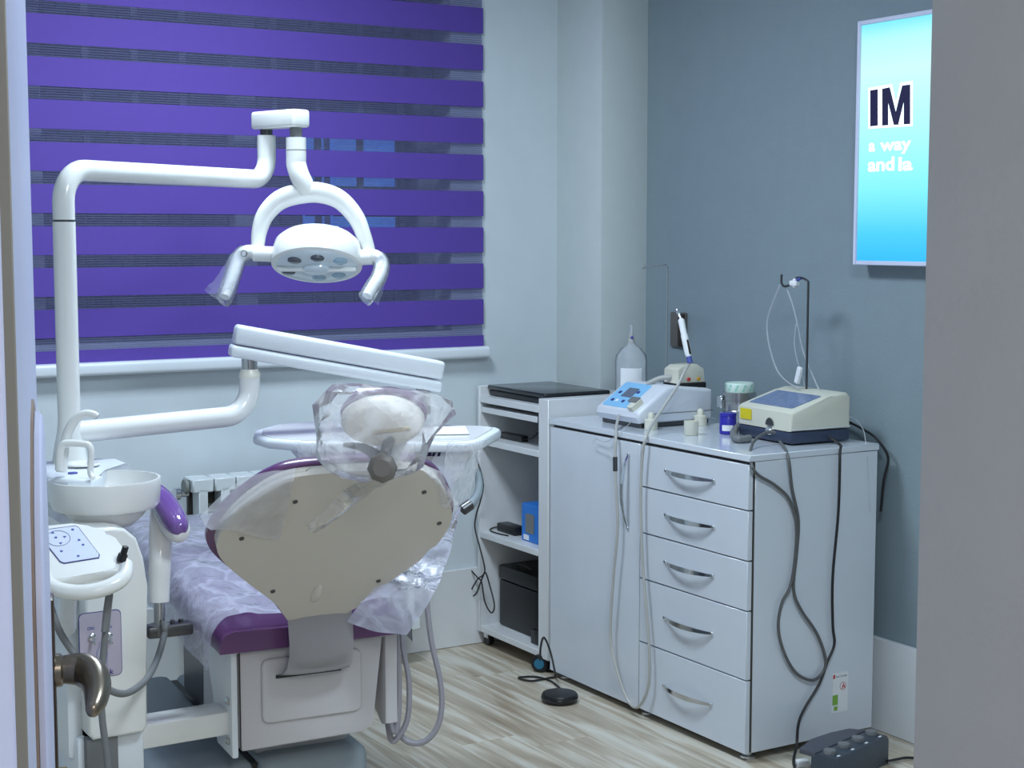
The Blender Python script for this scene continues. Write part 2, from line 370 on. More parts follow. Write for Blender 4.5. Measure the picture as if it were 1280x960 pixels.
# house across the yard
hb = thing('neighbour_wall', 'dark brick wall outside seen dimly through the sheer blind bands', 'wall', (1.9, 8.0, 0))
obj('brick_facade', rb(-3, 8, 8.0, 8.2, 0, 5), 'far_brick', hb, smooth=False)
for (xa, ya, xb, yb) in ((378, 168, 404, 300), (413, 170, 492, 300)):
    p = ony(xa, ya, 7.99); q = ony(xb, yb, 7.99); f = obj('blue_glow', rb(p.x, q.x, 7.97, 8.0, q.z, p.z), 'blue_lit', hb, smooth=False)  # glowing blue panel set on the facade, seen through the sheer bands
    for k in range(1, 4): zz = q.z+(p.z-q.z)*k/4; obj('glow_bar', rb(p.x, q.x, 7.955, 7.97, zz-.012, zz+.012), 'edge_dark', f, smooth=False)
# ================================================================== BLIND
YBL = YB-.014
bl = thing('zebra_blind', 'purple zebra roller blind with alternating sheer bands covering the window', 'blind', (1.7, YBL, 1.05))
bx0, bx1 = .45, ony(604, 250, YBL).x
zb = [ony(602, y, YBL).z for y in (88, 405)]; pitch = (zb[0]-zb[1])/7; sh = pitch*.69
zend = ony(602, 433, YBL).z
k = -4
while True:
    z0 = zb[1]+(7-k)*pitch if False else zb[0]-k*pitch
    z1 = z0+sh
    if z1 < zend: break
    za = max(z0, zend)
    if z0 < 2.55:
        obj('stripe', rb(bx0, bx1, YBL-.0015, YBL+.0015, za, min(z1, 2.56)), 'purple_fabric', bl, smooth=False)
        if z1+pitch-sh < 2.56: obj('sheer_band', rb(bx0, bx1-.004, YBL-.0005, YBL+.0005, z1, z1+pitch-sh), 'sheer', bl, smooth=False)
    k += 1
b = prism(roundrect(-.022, .022, 0, .042, .012), bx0-.005, bx1+.005, Matrix(((0, 0, 1, 0), (1, 0, 0, YBL-.014), (0, 1, 0, zend-.040), (0, 0, 0, 1))))
obj('bottom_rail', b, 'unit_cool', bl)
obj('head_rail', rb(bx0, bx1+.01, YBL-.08, YBL+.01, 2.55, 2.63, .01), 'unit_cool', bl)
# ================================================================== DOOR (open, seen edge-on)
dr = bpy.data.objects.new('door_1', None); COL.objects.link(dr); dr['kind'] = 'structure'
h0 = ony(19, 420, 1.10); e0 = ony(44, 430, 1.92); dr.location = (h0.x, h0.y, 0); ang = math.atan2(e0.x-h0.x, e0.y-h0.y)
dr.rotation_euler = (0, 0, -ang)     # local +y along leaf, local +x = visible right face
W = .85
dL = lambda *a, **k: rb(*a, **k)
obj('leaf', dL(-.046, 0, .0, W, .008, 2.05, r=.002, seg=1), 'door_white', dr, True)
obj('weatherstrip', dL(-.0082, .0004, -.006, -.001, .008, 2.05, r=.001, seg=1), 'seal_grey', dr, True)
poly = [(.28, .2), (.28, 1.16), (.32, 1.25), (.42, 1.31), (.5, 1.325), (.6, 1.30), (.68, 1.24), (.72, 1.15), (.72, .2)]
mo = obj('raised_panel', prism(poly, 0, .011, Matrix(((0, 0, 1, 0), (1, 0, 0, 0), (0, 1, 0, 0), (0, 0, 0, 1))), r=.008, seg=3), 'door_white', dr, True)
obj('panel_joint', prism([(a+(.0 if a == .28 else .0), z+.012) if z > .3 else (a, z-.012) for a, z in poly], 0, .0025, Matrix(((0, 0, 1, 0), (1.04, 0, 0, -.02), (0, 1, 0, 0), (0, 0, 0, 1)))), 'joint_brown', dr, True)
tr_ = struct(obj('trim_1', rb(.10, .1835, YF-.3, YF-.01, 0, 2.1, .002, 1), 'door_white_b'))
pl_ = obj('lock_plate', dL(0, .014, .755, .80, .80, 1.075, r=.004), 'dark_brown', dr, True)
lv = tube([(.01, .775, .985), (.03, .775, .985), (.045, .772, .984), (.056, .755, .98), (.06, .73, .974), (.058, .70, .965), (.052, .678, .958)], lambda t: (.015+.006*math.sin(math.pi*min(1, t*1.1)))*math.sqrt(max(.02, 1-t**9)), 14, flat=.85)
obj('lever_handle', lv, 'gunmetal', dr, True)
obj('handle_rose', cyl((.010, .775, .985), (.022, .775, .985), .02), 'gunmetal', dr, True)
obj('lock_cylinder', cyl((.010, .775, .855), (.024, .775, .855), .011), 'brass', dr, True)
# ================================================================== SIGN on the right wall
XS = XR-.06
pTL = onx(1070, 27, XS); pBL = onx(1067, 331, XS); zt, zb_ = pTL.z, pBL.z; ys = (pTL.y+pBL.y)/2; sw = .52
sg = thing('lightbox_sign', 'glowing cyan lightbox sign with dark IM lettering on the grey wall', 'sign', (XR, ys-sw/2, zb_))
for a in (rb(XS, XR, ys-.013, ys, zb_, zt, .002, 1), rb(XS, XR, ys-sw, ys-sw+.013, zb_, zt, .002, 1), rb(XS, XR, ys-sw+.013, ys-.013, zt-.013, zt, .002, 1), rb(XS, XR, ys-sw+.013, ys-.013, zb_, zb_+.013, .002, 1)):
    obj('frame', a, 'sign_frame', sg)
fc = obj('light_panel', rb(XS+.006, XS+.012, ys-sw+.012, ys-.012, zb_+.012, zt-.012), 'sign_light', sg, smooth=False)
R_ = (0, -1, 0); U_ = (0, 0, 1)
def stext(s, xl, yb, yt, xr, mt, bold, nm, dp, label=None):
    p = onx(xl, yb, XS+.006); q = onx(xl, yt, XS+.006); r = onx(xr, yb, XS+.006)
    o = ptext(s, p, R_, U_, q.z-p.z, mt, nm, fc, bold, dp, width=p.y-r.y); return o
def sglyph(poly, mt, nm, d0, d1, grow=0.):
    pts = [onx(x, y, XS+.006) for x, y in poly]; cy = sum(p.y for p in pts)/len(pts); cz = sum(p.z for p in pts)/len(pts)
    return obj(nm, prism([(p.y, p.z) for p in pts], -d1, -d0, MYZ(XS+.006)), mt, fc, smooth=False)
sglyph([(1085.5, 110), (1100, 107.5), (1100, 160), (1085.5, 161)], 'sign_white', 'letter_outline', 0, .0006)
sglyph([(1100.5, 107.5), (1115, 105), (1120, 128), (1125.5, 103.5), (1141, 101), (1141, 157.5), (1100.5, 160)], 'sign_white', 'letter_outline', 0, .0006)
sglyph([(1088, 113), (1097.5, 111.5), (1097.5, 157), (1088, 158)], 'sign_navy', 'letter', .0006, .0012)
sglyph([(1103, 111), (1112.5, 109), (1120, 140), (1128, 107), (1138, 105.5), (1138, 155), (1130, 155.5), (1130, 127), (1123, 156), (1117.5, 156), (1110.5, 128), (1110.5, 156.5), (1103, 157)], 'sign_navy', 'letter', .0006, .0012)
stext('a', 1086, 189, 174, 1094, 'sign_white', .03, 'lettering', .0008)
stext('way', 1100, 188.5, 173, 1139, 'sign_white', .03, 'lettering', .0008)
stext('and', 1085, 214, 197, 1118, 'sign_white', .03, 'lettering', .0008)
stext('la', 1123, 213, 196, 1141, 'sign_white', .03, 'lettering', .0008)
# ================================================================== WALL SOCKET
p = onx(850, 412, XR)
so = thing('wall_socket', 'dark grey wall socket with cover above the counter devices', 'socket', (XR, p.y, p.z))
obj('plate', rb(XR-.012, XR, p.y-.045, p.y+.045, p.z-.062, p.z+.062, .006), 'socket_brown', so)
obj('insert', rb(XR-.02, XR-.012, p.y-.045, p.y-.01, p.z-.058, p.z+.058, .004), 'dark_brown', so)
# ================================================================== RADIATOR
rx0 = ony(237, 600, 4.80).x; pit = .0745
ra = thing('radiator', 'white aluminium panel radiator under the window blind', 'radiator', (rx0, 4.82, .1))
def section(x):
    b = rb(x+.002, x+pit-.002, 4.775, 4.87, .678, .722, .004, 1)
    rb(x+.001, x+pit-.001, 4.775, 4.87, .13, .17, .004, 1, bm=b); rb(x+.022, x+.052, 4.775, 4.84, .16, .69, .003, 1, bm=b)
    return b
b = section(0); s0 = None
for k in range(11):
    if s0 is None: s0 = obj('section', section(rx0), 'rad_white', ra)
    else: c = s0.copy(); COL.objects.link(c); c.parent = ra; c.location.x = k*pit; s = c
fb = None
for k in range(11):
    x = rx0+k*pit
    for q in range(7):
        z = .62-q*.07; M = T(x+pit, 4.82, z) @ Matrix.Rotation(.5, 4, 'X')
        fb = rb(-.022, .022, -.02, .02, -.001, .001, bm=fb, M=M)
obj('fin_louvres', fb, 'rad_fin', ra, smooth=False)['kind'] = 'stuff'
obj('shade_backing', rb(rx0+.01, rx0+11*pit-.01, 4.845, 4.862, .15, .717), 'rad_shade', ra, smooth=False)  # dark sheet behind the sections paints the shade in slits and openings
vp = ony(222, 622, 4.82)
obj('valve', lathe([(.012, 0), (.02, .006), (.02, .022), (.012, .028), (.012, .05)], 16, frame((rx0-.05, 4.82, .675), (1, 0, 0))), 'chrome', ra)
obj('valve_cap', cyl((rx0-.001, 4.82, .695), (rx0-.014, 4.82, .695), .026), 'rad_fin', ra)
obj('supply_pipe', tube([(rx0-.04, 4.82, .67), (rx0-.04, 4.82, .56), (rx0-.04, 4.85, .51), (rx0-.04, 4.945, .50)], .009), 'rad_fin', ra)
# ================================================================== CABINET
CXF = 2.812; CY0 = 3.388; CY1 = 4.432; CZT = .887; CXB = 3.297
ca = thing('drawer_cabinet', 'white glossy cabinet with one door and five drawers against the grey wall', 'cabinet', (3.05, 3.9, 0))
obj('carcass', rb(CXF+.02, CXB, CY0, CY1, .028, .867, .0015, 1), 'gloss_white', ca)
obj('edge_band', rb(CXF+.0165, CXF+.0205, CY0+.0005, CY1-.0005, .03, .866), 'edge_dark', ca, smooth=False)
obj('worktop', rb(CXF-.004, CXB+.004, CY0-.003, CY1, .868, CZT, .002, 1), 'gloss_white', ca)
YD = onx(799.5, 700, CXF).y
zs = [.8605] + [onx(937, y, CXF).z for y in (639.5, 703, 766, 853.5)] + [.024]
def bow(y0, y1, z, axis='y', x=CXF):
    b = bmesh.new(); n = 14; L = []
    for i in range(n+1):
        t = i/n; s = math.sin(math.pi*t); e = min(1, s*1.3)
        a = y0+(y1-y0)*t; out = x-.004-.026*s**.8; h = .0035+.004*s
        L.append((a, out, h))
    for a, o, h in L: pass
    rows = []
    for a, o, h in L:
        pts = [(o, a, z-h), (o, a, z+h), (o+.0035, a, z+h), (o+.0035, a, z-h)] if axis == 'y' else [(o, z-h, a), (o, z+h, a), (o+.0035, z+h, a), (o+.0035, z-h, a)]
        rows.append([b.verts.new(p) for p in pts])
    for r, s in zip(rows, rows[1:]):
        for k in range(4): b.faces.new((r[k], r[(k+1) % 4], s[(k+1) % 4], s[k]))
    b.faces.new(rows[0]); b.faces.new(rows[-1][::-1])
    for a, o, h in (L[0], L[-1]):
        if axis == 'y': rb(x-.006, x+.001, a-.004, a+.004, z-.005, z+.005, .001, 1, bm=b)
        else: rb(x-.006, x+.001, z-.005, z+.005, a-.004, a+.004, .001, 1, bm=b)
    return b
ya, yb_ = onx(833, 590, CXF).y, onx(893, 602, CXF).y
for k in range(5):
    d = obj('drawer', rb(CXF, CXF+.0165, CY0+.004, YD-.0018, zs[k+1]+.002, zs[k]-.0018, .0012, 1), 'gloss_white', ca)
    z = zs[k]+(zs[k+1]-zs[k])*(.5 if k in (0, 4) else .48)
    obj('handle', bow(yb_, ya, z), 'chrome', d)
d = obj('door', rb(CXF, CXF+.0165, YD+.0018, CY1-.003, .024, .8590, .0012, 1), 'gloss_white', ca)
hy = onx(786, 610, CXF).y; h0_, h1_ = onx(787, 660, CXF).z, onx(787, 568, CXF).z
obj('handle', bow(h0_, h1_, hy, 'z'), 'chrome', d)
for x, y in ((CXF+.04, CY0+.04), (CXB-.05, CY0+.04), (CXF+.04, YD), (CXF+.04, CY1-.05), (CXB-.05, CY1-.05)):
    obj('foot', lathe([(.022, 0), (.024, .004), (.024, .009), (.012, .012), (.012, .03)], 16, T(x, y, 0)), 'chrome', ca)
# energy style label on the side
p = ony(1041, 842, CY0); q = ony(1059, 888, CY0)
lb = lab(obj('sticker', rb(p.x, q.x, CY0-.0008, CY0, q.z, p.z), 'paper', ca, smooth=False), 'white product sticker with red A and green field')
wst = q.x-p.x; hst = p.z-q.z; Y_ = CY0-.0008
obj('sticker_print', rb(p.x, p.x+.35*wst, Y_-.0004, Y_, q.z+.2*hst, q.z+.45*hst), 'leaf_green', lb, smooth=False)
obj('sticker_print', rb(p.x+.1*wst, p.x+.33*wst, Y_-.0004, Y_, q.z+.06*hst, q.z+.16*hst), 'leaf_green', lb, smooth=False)
ptext('A', (p.x+.58*wst, Y_, p.z-.42*hst), (1, 0, 0), (0, 0, 1), .016, 'red', 'sticker_print', lb, .02)
b = lathe([(.012, -.0002), (.012, .0002), (.0108, .0002), (.0108, -.0002), (.012, -.0002)], 20, frame((p.x+.66*wst, Y_-.0003, p.z-.35*hst), (0, -1, 0)), cap=False); obj('sticker_print', b, 'red', lb)
ptext('PAK CHOOB', (p.x+.2*wst, Y_, p.z-.12*hst), (1, 0, 0), (0, 0, 1), .005, 'black', 'sticker_print', lb, 0, width=.7*wst)
obj('sticker_print', rb(p.x+.02*wst, p.x+.14*wst, Y_-.0004, Y_, p.z-.14*hst, p.z-.04*hst), 'red', lb, smooth=False)
# ================================================================== OPEN SHELF UNIT
SX0 = 2.812; SX1 = 3.15; SY0 = 4.443; SY1 = 4.925
su = thing('shelf_trolley', 'white open shelf unit on castors in the room corner', 'shelf', (3.0, 4.68, 0))
obj('side_panel', rb(SX0, SX1, SY0, SY0+.062, .05, .948, .002, 1), 'shelf_white', su)
obj('side_panel', rb(SX0, SX1, SY1-.018, SY1, .05, .957, .002, 1), 'shelf_white', su)
obj('back_panel', rb(SX1-.012, SX1, SY0+.062, SY1-.018, .05, .955), 'shelf_white', su)
iy0, iy1 = SY0+.062, SY1-.018
obj('top_shelf', rb(SX0, SX1-.012, iy0, iy1, .898, .922, .0015, 1), 'shelf_white', su)
sl = obj('keyboard_shelf', rb(SX0+.004, SX1-.03, iy0+.012, iy1-.004, .862, .882, .0015, 1), 'shelf_white', su)
obj('slide_rail', rb(SX0+.004, SX1-.03, iy0, iy0+.012, .862, .884), 'black', sl)
for z in (.745, .402, .052): obj('shelf_board', rb(SX0, SX1-.012, iy0, iy1, z, z+.022, .0015, 1), 'shelf_white', su)
def castor(x, y):
    c = obj('castor', cyl((x-.011, y, .021), (x+.011, y, .021), .021), 'black', su); cyl
    obj('fork', rb(x-.016, x+.016, y-.014, y+.014, .028, .052, .003, 1), 'chrome', c)
for x, y in ((SX0+.03, SY0+.04), (SX0+.03, SY1-.03), (SX1-.04, SY0+.04), (SX1-.04, SY1-.03)): castor(x, y)
# laptop
lp = thing('laptop', 'closed black laptop lying on top of the white shelf unit', 'laptop', (2.98, 4.72, .922))
obj('base', rb(2.845, 3.11, 4.515, 4.9, .923, .944, .008), 'black', lp)
obj('lid', rb(2.84, 3.115, 4.512, 4.903, .9445, .961, .007, 3), 'black_gloss', lp)
# boxes and adapters on shelves
bx = thing('blue_box', 'bright blue carton with grey window on the middle shelf', 'box', (2.93, 4.66, .424))
p = onx(652, 628, 2.86); zt2 = p.z
obj('carton', rb(2.86, 2.99, 4.57, p.y, .4245, zt2, .002, 1), 'blue_box', bx)
obj('window', prism(roundrect(p.y-.085, p.y-.028, .455, .525, .01), -.0015, 0, MYZ(2.86)), 'box_grey', bx)
obj('print', rb(2.859, 2.86, p.y-.05, p.y-.015, .43, .448), 'paper', bx, smooth=False)
ad = thing('power_adapter', 'black power adapter with coiled lead beside the blue carton', 'adapter', (2.9, 4.82, .424))
obj('brick', rb(2.87, 2.92, 4.76, 4.885, .4245, .455, .004), 'black', ad)
obj('lead', tube([(2.895, 4.885, .44), (2.87, 4.905, .433), (2.845, 4.89, .428), (2.84, 4.83, .427), (2.85, 4.77, .427)], .0025), 'cable_black', ad)
ad = thing('charger', 'slim black charger with lead on the upper shelf', 'adapter', (2.9, 4.72, .767))
obj('brick', rb(2.875, 2.905, 4.72, 4.87, .7675, .79, .004), 'black', ad)
obj('lead', tube([(2.89, 4.72, .78), (2.9, 4.69, .785), (2.91, 4.66, .81), (2.93, 4.62, .82), (2.96, 4.58, .80)], .003), 'cable_black', ad)
cs = thing('equipment_case', 'black hard equipment case standing on the bottom shelf', 'case', (2.97, 4.7, .074))
obj('body', rb(2.88, 3.08, 4.62, 4.885, .0745, .245, .008), 'black', cs)
obj('lid', rb(2.878, 3.082, 4.618, 4.887, .247, .30, .008), 'black', cs)
obj('handle', tube([(2.9, 4.7, .298), (2.9, 4.7, .315), (2.9, 4.78, .315), (2.9, 4.78, .298)], .004, n=3), 'black', cs)
tag(obj('small_box', rb(2.84, 2.9, 4.535, 4.6, .0745, .125, .003), 'black'), 'small dark box beside the black case on the bottom shelf', 'box')
# black lead hanging outside the shelf
pts = [(596, 572), (600, 590), (607, 612), (600, 640), (594, 660), (600, 680), (606, 700), (606, 716), (596, 735), (588, 742), (586, 752), (597, 755), (602, 735), (603, 718), (592, 708), (580, 696), (587, 688)]
pts = [(594, 568), (604, 607), (595, 645), (594, 662), (600, 685), (606, 714), (597, 724), (589, 738), (587, 745), (595, 742), (603, 722), (607, 716), (613, 735), (618, 757), (614, 766), (606, 752), (602, 728), (597, 722), (585, 708), (578, 696), (587, 688)]
tag(obj('hanging_lead', tube([onx(x, y, 2.795+.004*math.sin(i*1.7)) for i, (x, y) in enumerate(pts)], .0028, 6), 'cable_black'), 'thin black lead hanging in loops down the shelf unit side', 'cable')
# foot switch on floor
fs = thing('foot_switch', 'round black foot switch disc on the floor by the cabinet', 'foot switch', (2.685, 4.17, 0))
obj('disc', lathe([(.05, 0), (.058, .004), (.059, .022), (.055, .028), (.04, .031), (.002, .031)], 32, T(2.685, 4.17, 0)), 'black', fs)
obj('rim', lathe([(.0592, .010), (.0605, .013), (.0605, .016), (.0592, .019)], 32, T(2.685, 4.17, 0), cap=False), 'black_gloss', fs)
pts = [onz(705, 866, .006), onz(690, 852, .005), onz(670, 846, .005), onz(648, 847, .005), onz(664, 851, .005), onz(688, 847, .006), onz(694, 845, .01), dep(688, 815, 5.06), dep(680, 797, 5.06), dep(676, 808, 5.06), dep(675, 826, 5.06)]
obj('lead', tube(pts, .0035, 6), 'cable_black', fs)
p = onz(675, 840, .0)
wh = thing('pedal_wheel', 'small black wheel with teal hub beside the shelf castor', 'wheel', (p.x, p.y, 0))
wd = Vector((-.75, -.66, 0)).normalized(); wc_ = Vector((p.x, p.y, .031))
obj('tyre', cyl(wc_-wd*.010, wc_+wd*.010, .031, 24), 'black', wh); obj('hub', cyl(wc_+wd*.010, wc_+wd*.013, .018, 20), 'rubber_teal', wh)
# ================================================================== COUNTER DEVICES
ZT = CZT
# --- scaler / physio unit
sd = thing('surgical_unit', 'white surgical motor unit with light blue control panel on the cabinet', 'medical device', (3.03, 4.15, ZT))
x0, x1, y0, y1 = 2.885, 3.185, 4.03, 4.27
prof = [(x0+.012, .016), (x0, .035), (x0+.004, .052), (x0+.115, .128), (x0+.14, .132), (x1-.02, .118), (x1, .112), (x1, .016)]
obj('base', rb(x0+.02, x1-.005, y0+.012, y1-.012, ZT+.0005, ZT+.018, .003, 1), 'dark_steel', sd)
obj('housing', prism(prof, y0, y1, Matrix(((1, 0, 0, 0), (0, 0, 1, 0), (0, 1, 0, ZT), (0, 0, 0, 1))), r=.012, seg=3), 'device_white', sd)
obj('seam', rb(x0+.05, x1+.001, y0-.001, y1+.001, ZT+.044, ZT+.0465), 'rubber_grey', sd, smooth=False)
a = Vector((x0+.004, 0, .052)); c = Vector((x0+.115, 0, .128)); sl_ = (c-a).normalized(); nn = Vector((-sl_.z, 0, sl_.x))
def ons(u, v, h=.0): # u along slope 0..1, v along y 0..1 (0 = near side)
    q = a+(c-a)*u+nn*h; return Vector((q.x, y0+(y1-y0)*v, ZT+q.z))
MS = lambda h: Matrix(((sl_.x, 0, nn.x, a.x+nn.x*h), (0, 1, 0, y0), (sl_.z, 0, nn.z, ZT+a.z+nn.z*h), (0, 0, 0, 1)))
LS = (c-a).length
bp_ = obj('control_panel', prism(roundrect(.012, LS+.0, .075, .222, .012), -.001, .0016, MS(0), r=.0006, seg=1), 'blue_panel', sd)
obj('display', prism(roundrect(.062, .108, .115, .172, .003), 0, .001, MS(.0016)), 'lcd', bp_)
for u, v in ((.075, .188), (.085, .098), (.035, .185), (.035, .16), (.035, .125)): obj('button', prism(roundrect(u, u+.012, v, v+.014, .004), 0, .0012, MS(.0016)), 'navy' if v != .16 else 'paper', bp_)
for (xx, yy) in ((795, 805), (870, 876)): pass
for q in ((2.925, 4.012), (3.125, 4.016)):
    s = obj('cone_holder', lathe([(.021, 0), (.021, .03), (.011, .034), (.011, .046), (.007, .053), (.001, .055)], 20, T(q[0], q[1], ZT+.0005)), 'device_cream', sd)
ppm = obj('pump_head', prism([(3.06, 0), (3.06, .045), (3.08, .058), (3.14, .06), (3.165, .045), (3.17, 0)], 4.05, 4.13, Matrix(((1, 0, 0, 0), (0, 0, 1, 0), (0, 1, 0, ZT+.135), (0, 0, 0, 1))), r=.006), 'device_cream', sd)
obj('pump_base', rb(3.06, 3.172, 4.046, 4.135, ZT+.112, ZT+.136, .003, 1), 'black', ppm)
for xx, mm in ((3.10, 'red'), (3.14, 'amber')): obj('indicator', cyl((xx, 4.05, ZT+.148), (xx, 4.044, ZT+.148), .006), mm, ppm)
b = tube([(3.06, 4.09, ZT+.155), (3.03, 4.11, ZT+.15), (3.0, 4.14, ZT+.13)], .008); obj('pump_tube', b, 'hose_white', ppm)
plug = obj('plug', prism(roundrect(0.0, .05, .025, .055, .008), 0, .018, MS(0)), 'device_cream', sd)
obj('plug_label', prism(roundrect(.025, .05, .03, .075, .003), .0, .003, MS(.018)), 'rubber_grey', plug)
hk = thing('drip_hook', 'thin tall metal drip hook rising from the blue panelled unit', 'hook', (3.13, 4.2, ZT+.12))
pb = onx(833, 497, 3.13); pt = onx(832, 336, 3.13); ph = onx(806, 335, 3.13)
obj('rod', tube([(pb.x, pb.y, ZT+.116), (pb.x, pb.y, pt.z-.03), (pb.x, pb.y, pt.z), (pb.x, pb.y+.01, pt.z+.012), (pb.x, pb.y+.03, pt.z+.012), (pb.x, ph.y+.01, ph.z), (pb.x, ph.y, ph.z), (pb.x, ph.y, ph.z+.012)], .0026, 6, n=4), 'steel', hk)
# handpiece standing in its cradle
hp = thing('motor_handpiece', 'white and steel surgical handpiece standing upright in its cradle', 'handpiece', (3.07, 4.05, ZT+.12))
A = onx(861, 446, 3.0); B = onx(851, 398, 3.0); N = onx(846, 387, 3.0)
dv = (B-A).normalized(); L = (B-A).length
obj('grip', lathe([(.008, 0), (.011, .01), (.0115, L*.55), (.010, L*.6), (.0105, L*.95), (.005, L)], 16, frame(A, dv)), 'paper', hp)
obj('collar', lathe([(.0085, 0), (.0085, .02)], 16, frame(A-dv*.02, dv)), 'icon_blue', hp)
obj('nose', lathe([(.005, 0), (.0045, .012), (.006, .014), (.0055, (N-B).length)], 12, frame(B, N-B)), 'chrome', hp)
obj('switch', rb(-.012, -.009, -.004, .004, L*.05, L*.42, .001, 1, M=frame(A, dv, (0, 1, 0))), 'dark_brown', hp)
A = A-dv*.02
hpts = [A, onx(857, 462, 2.99), onx(847, 482, 2.96), onx(830, 508, 2.9), onx(815, 530, 2.84), onx(807, 548, 2.797), onx(803, 570, 2.79), onx(801, 620, 2.79), onx(803, 700, 2.79), onx(808, 760, 2.79), onx(812, 820, 2.79), onx(810, 860, 2.79), onx(797, 884, 2.79), onx(783, 872, 2.79), onx(769, 830, 2.785), onx(763, 790, 2.785), onx(767, 720, 2.785), onx(772, 660, 2.785), onx(770, 610, 2.785), onx(769, 575, 2.787), onx(770, 545, 2.797), onx(771, 530, 2.83), onx(775, 515, 2.91)]
obj('hose', tube(hpts, .0048, 8), 'hose_white', hp)
obj('hose_clip', cyl(onx(769, 589, 2.786), onx(769, 571, 2.788), .0075), 'dark_steel', hp)
tp = [onx(790, 525, 2.9), onx(782, 535, 2.82), onx(770, 545, 2.80), onx(757, 552, 2.797), onx(745, 549, 2.798), onx(742, 556, 2.797), onx(757, 562, 2.797), onx(768, 575, 2.797)]
tag(obj('irrigation_tube', tube(tp, .0015, 6), 'clear_tube'), 'thin cream irrigation tube curling over the counter edge', 'tube')
# saline bottle behind
bc = Vector((3.10, 4.37, ZT))
bt = thing('saline_bottle', 'clear plastic saline bottle with white label behind the surgical unit', 'bottle', bc)
obj('body', lathe([(.05, .001), (.055, .006), (.055, .185), (.052, .205), (.036, .228), (.016, .24), (.012, .25)], 28, T(bc)), 'clear_plastic', bt)
b = bmesh.new(); vs = []
for i in range(9):
    t = math.radians(195+i*10); vs.append([b.verts.new((bc.x+.0556*math.cos(t), bc.y+.0556*math.sin(t), ZT+z)) for z in (.07, .165)])
for p, q in zip(vs, vs[1:]): b.faces.new((p[0], q[0], q[1], p[1]))
obj('label_paper', b, 'paper', bt)
obj('neck', lathe([(.012, .25), (.012, .26), (.008, .263), (.008, .28)], 16, T(bc)), 'hose_white', bt)
obj('cap_ring', cyl(bc+Vector((-.004, -.012, .266)), bc+Vector((-.003, -.006, .266)), .005), 'icon_blue', bt)
obj('spike', lathe([(.006, .28), (.005, .31)], 12, T(bc)), 'clear_tube', bt)
# cup, jar, canister, elbow
tag(obj('small_cup', lathe([(.02, .0005), (.022, .003), (.023, .044), (.021, .045), (.0195, .006), (.001, .005)], 24, T(2.945, 3.83, ZT)), 'device_cream'), 'small cream plastic cup near the counter edge', 'cup')
jc = Vector((3.06, 3.795, ZT)); jr = thing('blue_jar', 'small dark blue jar with a white label on the counter', 'jar', jc)
obj('body', lathe([(.024, .0005), (.026, .003), (.026, .052), (.024, .056)], 24, T(jc)), 'blue_jar', jr)
obj('lid', lathe([(.026, .0562), (.0265, .06), (.0255, .066), (.001, .067)], 24, T(jc)), 'blue_jar', jr)
b = bmesh.new(); vs = []
for i in range(7):
    t = math.radians(190+i*13); vs.append([b.verts.new((jc.x+.0264*math.cos(t), jc.y+.0264*math.sin(t), ZT+z)) for z in (.012, .03)])
for p, q in zip(vs, vs[1:]): b.faces.new((p[0], q[0], q[1], p[1]))
obj('label_paper', b, 'paper', jr)
cc = Vector((3.215, 3.93, ZT)); cn = thing('steel_canister', 'polished steel canister with pale green striped lid on the counter', 'canister', cc)
obj('body', lathe([(.05, .001), (.052, .004), (.052, .05), (.054, .053), (.052, .056), (.052, .085), (.054, .086), (.054, .112), (.05, .113)], 32, T(cc)), 'steel', cn)
ld = obj('lid', lathe([(.046, .113), (.047, .115), (.047, .138), (.044, .142), (.001, .143)], 32, T(cc)), 'lid_green', cn)
for k in range(12):
    t0 = k*math.pi/6; b = bmesh.new()
    q = [(t0, .117), (t0+.16, .117), (t0+.34, .137), (t0+.18, .137)]; b.faces.new([b.verts.new((cc.x+.0474*math.cos(t), cc.y+.0474*math.sin(t), ZT+z)) for t, z in q]); obj('stripe', b, 'lid_stripe', ld)
obj('latch', rb(cc.x-.06, cc.x-.05, cc.y-.012+.03, cc.y+.012+.03, ZT+.06, ZT+.10, .002, 1), 'chrome', cn)
el = thing('contra_angle_hose', 'grey bent handpiece elbow lying beside the cream device', 'handpiece', (3.0, 3.66, ZT))
e_ = [onz(937, 548, ZT+.012), onz(922, 549, ZT+.012), onz(917, 543, ZT+.014), onz(921, 535, ZT+.022), onz(929, 531, ZT+.03), onz(936, 531, ZT+.034)]
obj('tube', tube(e_, .0115, 10), 'rubber_grey', el); obj('tip', cyl(e_[-2], e_[-1]+(e_[-1]-e_[-2])*.3, .013), 'chrome', el)
# --- cream implant motor
im = thing('implant_motor', 'cream motor unit with dark blue base and sloped display on the cabinet', 'medical device', (3.155, 3.6, ZT), math.radians(-3))
def L_(bm): return bm
ix0, ix1, iy0_, iy1_ = -.11, .11, -.13, .13
obj('base', rb(ix0, ix1, iy0_, iy1_, .004, .04, .008), 'device_navy', im, True)
prof = [(ix0, .041), (ix0-.002, .095), (ix0+.01, .103), (.03, .140), (.06, .147), (ix1-.012, .147), (ix1, .135), (ix1, .041)]
obj('housing', prism(prof, iy0_-.001, iy1_+.001, Matrix(((1, 0, 0, 0), (0, 0, 1, 0), (0, 1, 0, 0), (0, 0, 0, 1))), r=.010, seg=3), 'device_cream', im, True)
a2 = Vector((ix0+.01, 0, .103)); c2 = Vector((.03, 0, .140)); s2 = (c2-a2).normalized(); n2 = Vector((-s2.z, 0, s2.x))
M2 = Matrix(((s2.x, 0, n2.x, a2.x), (0, 1, 0, 0), (s2.z, 0, n2.z, a2.z), (0, 0, 0, 1)))
obj('display', prism(roundrect(.012, .125, -.105, .105, .006), -.0005, .0018, M2), 'lcd_blue', im, True)
obj('warning_sticker', rb(ix0-.0035, ix0-.0018, .06, .115, .058, .09), 'yellow', im, True)
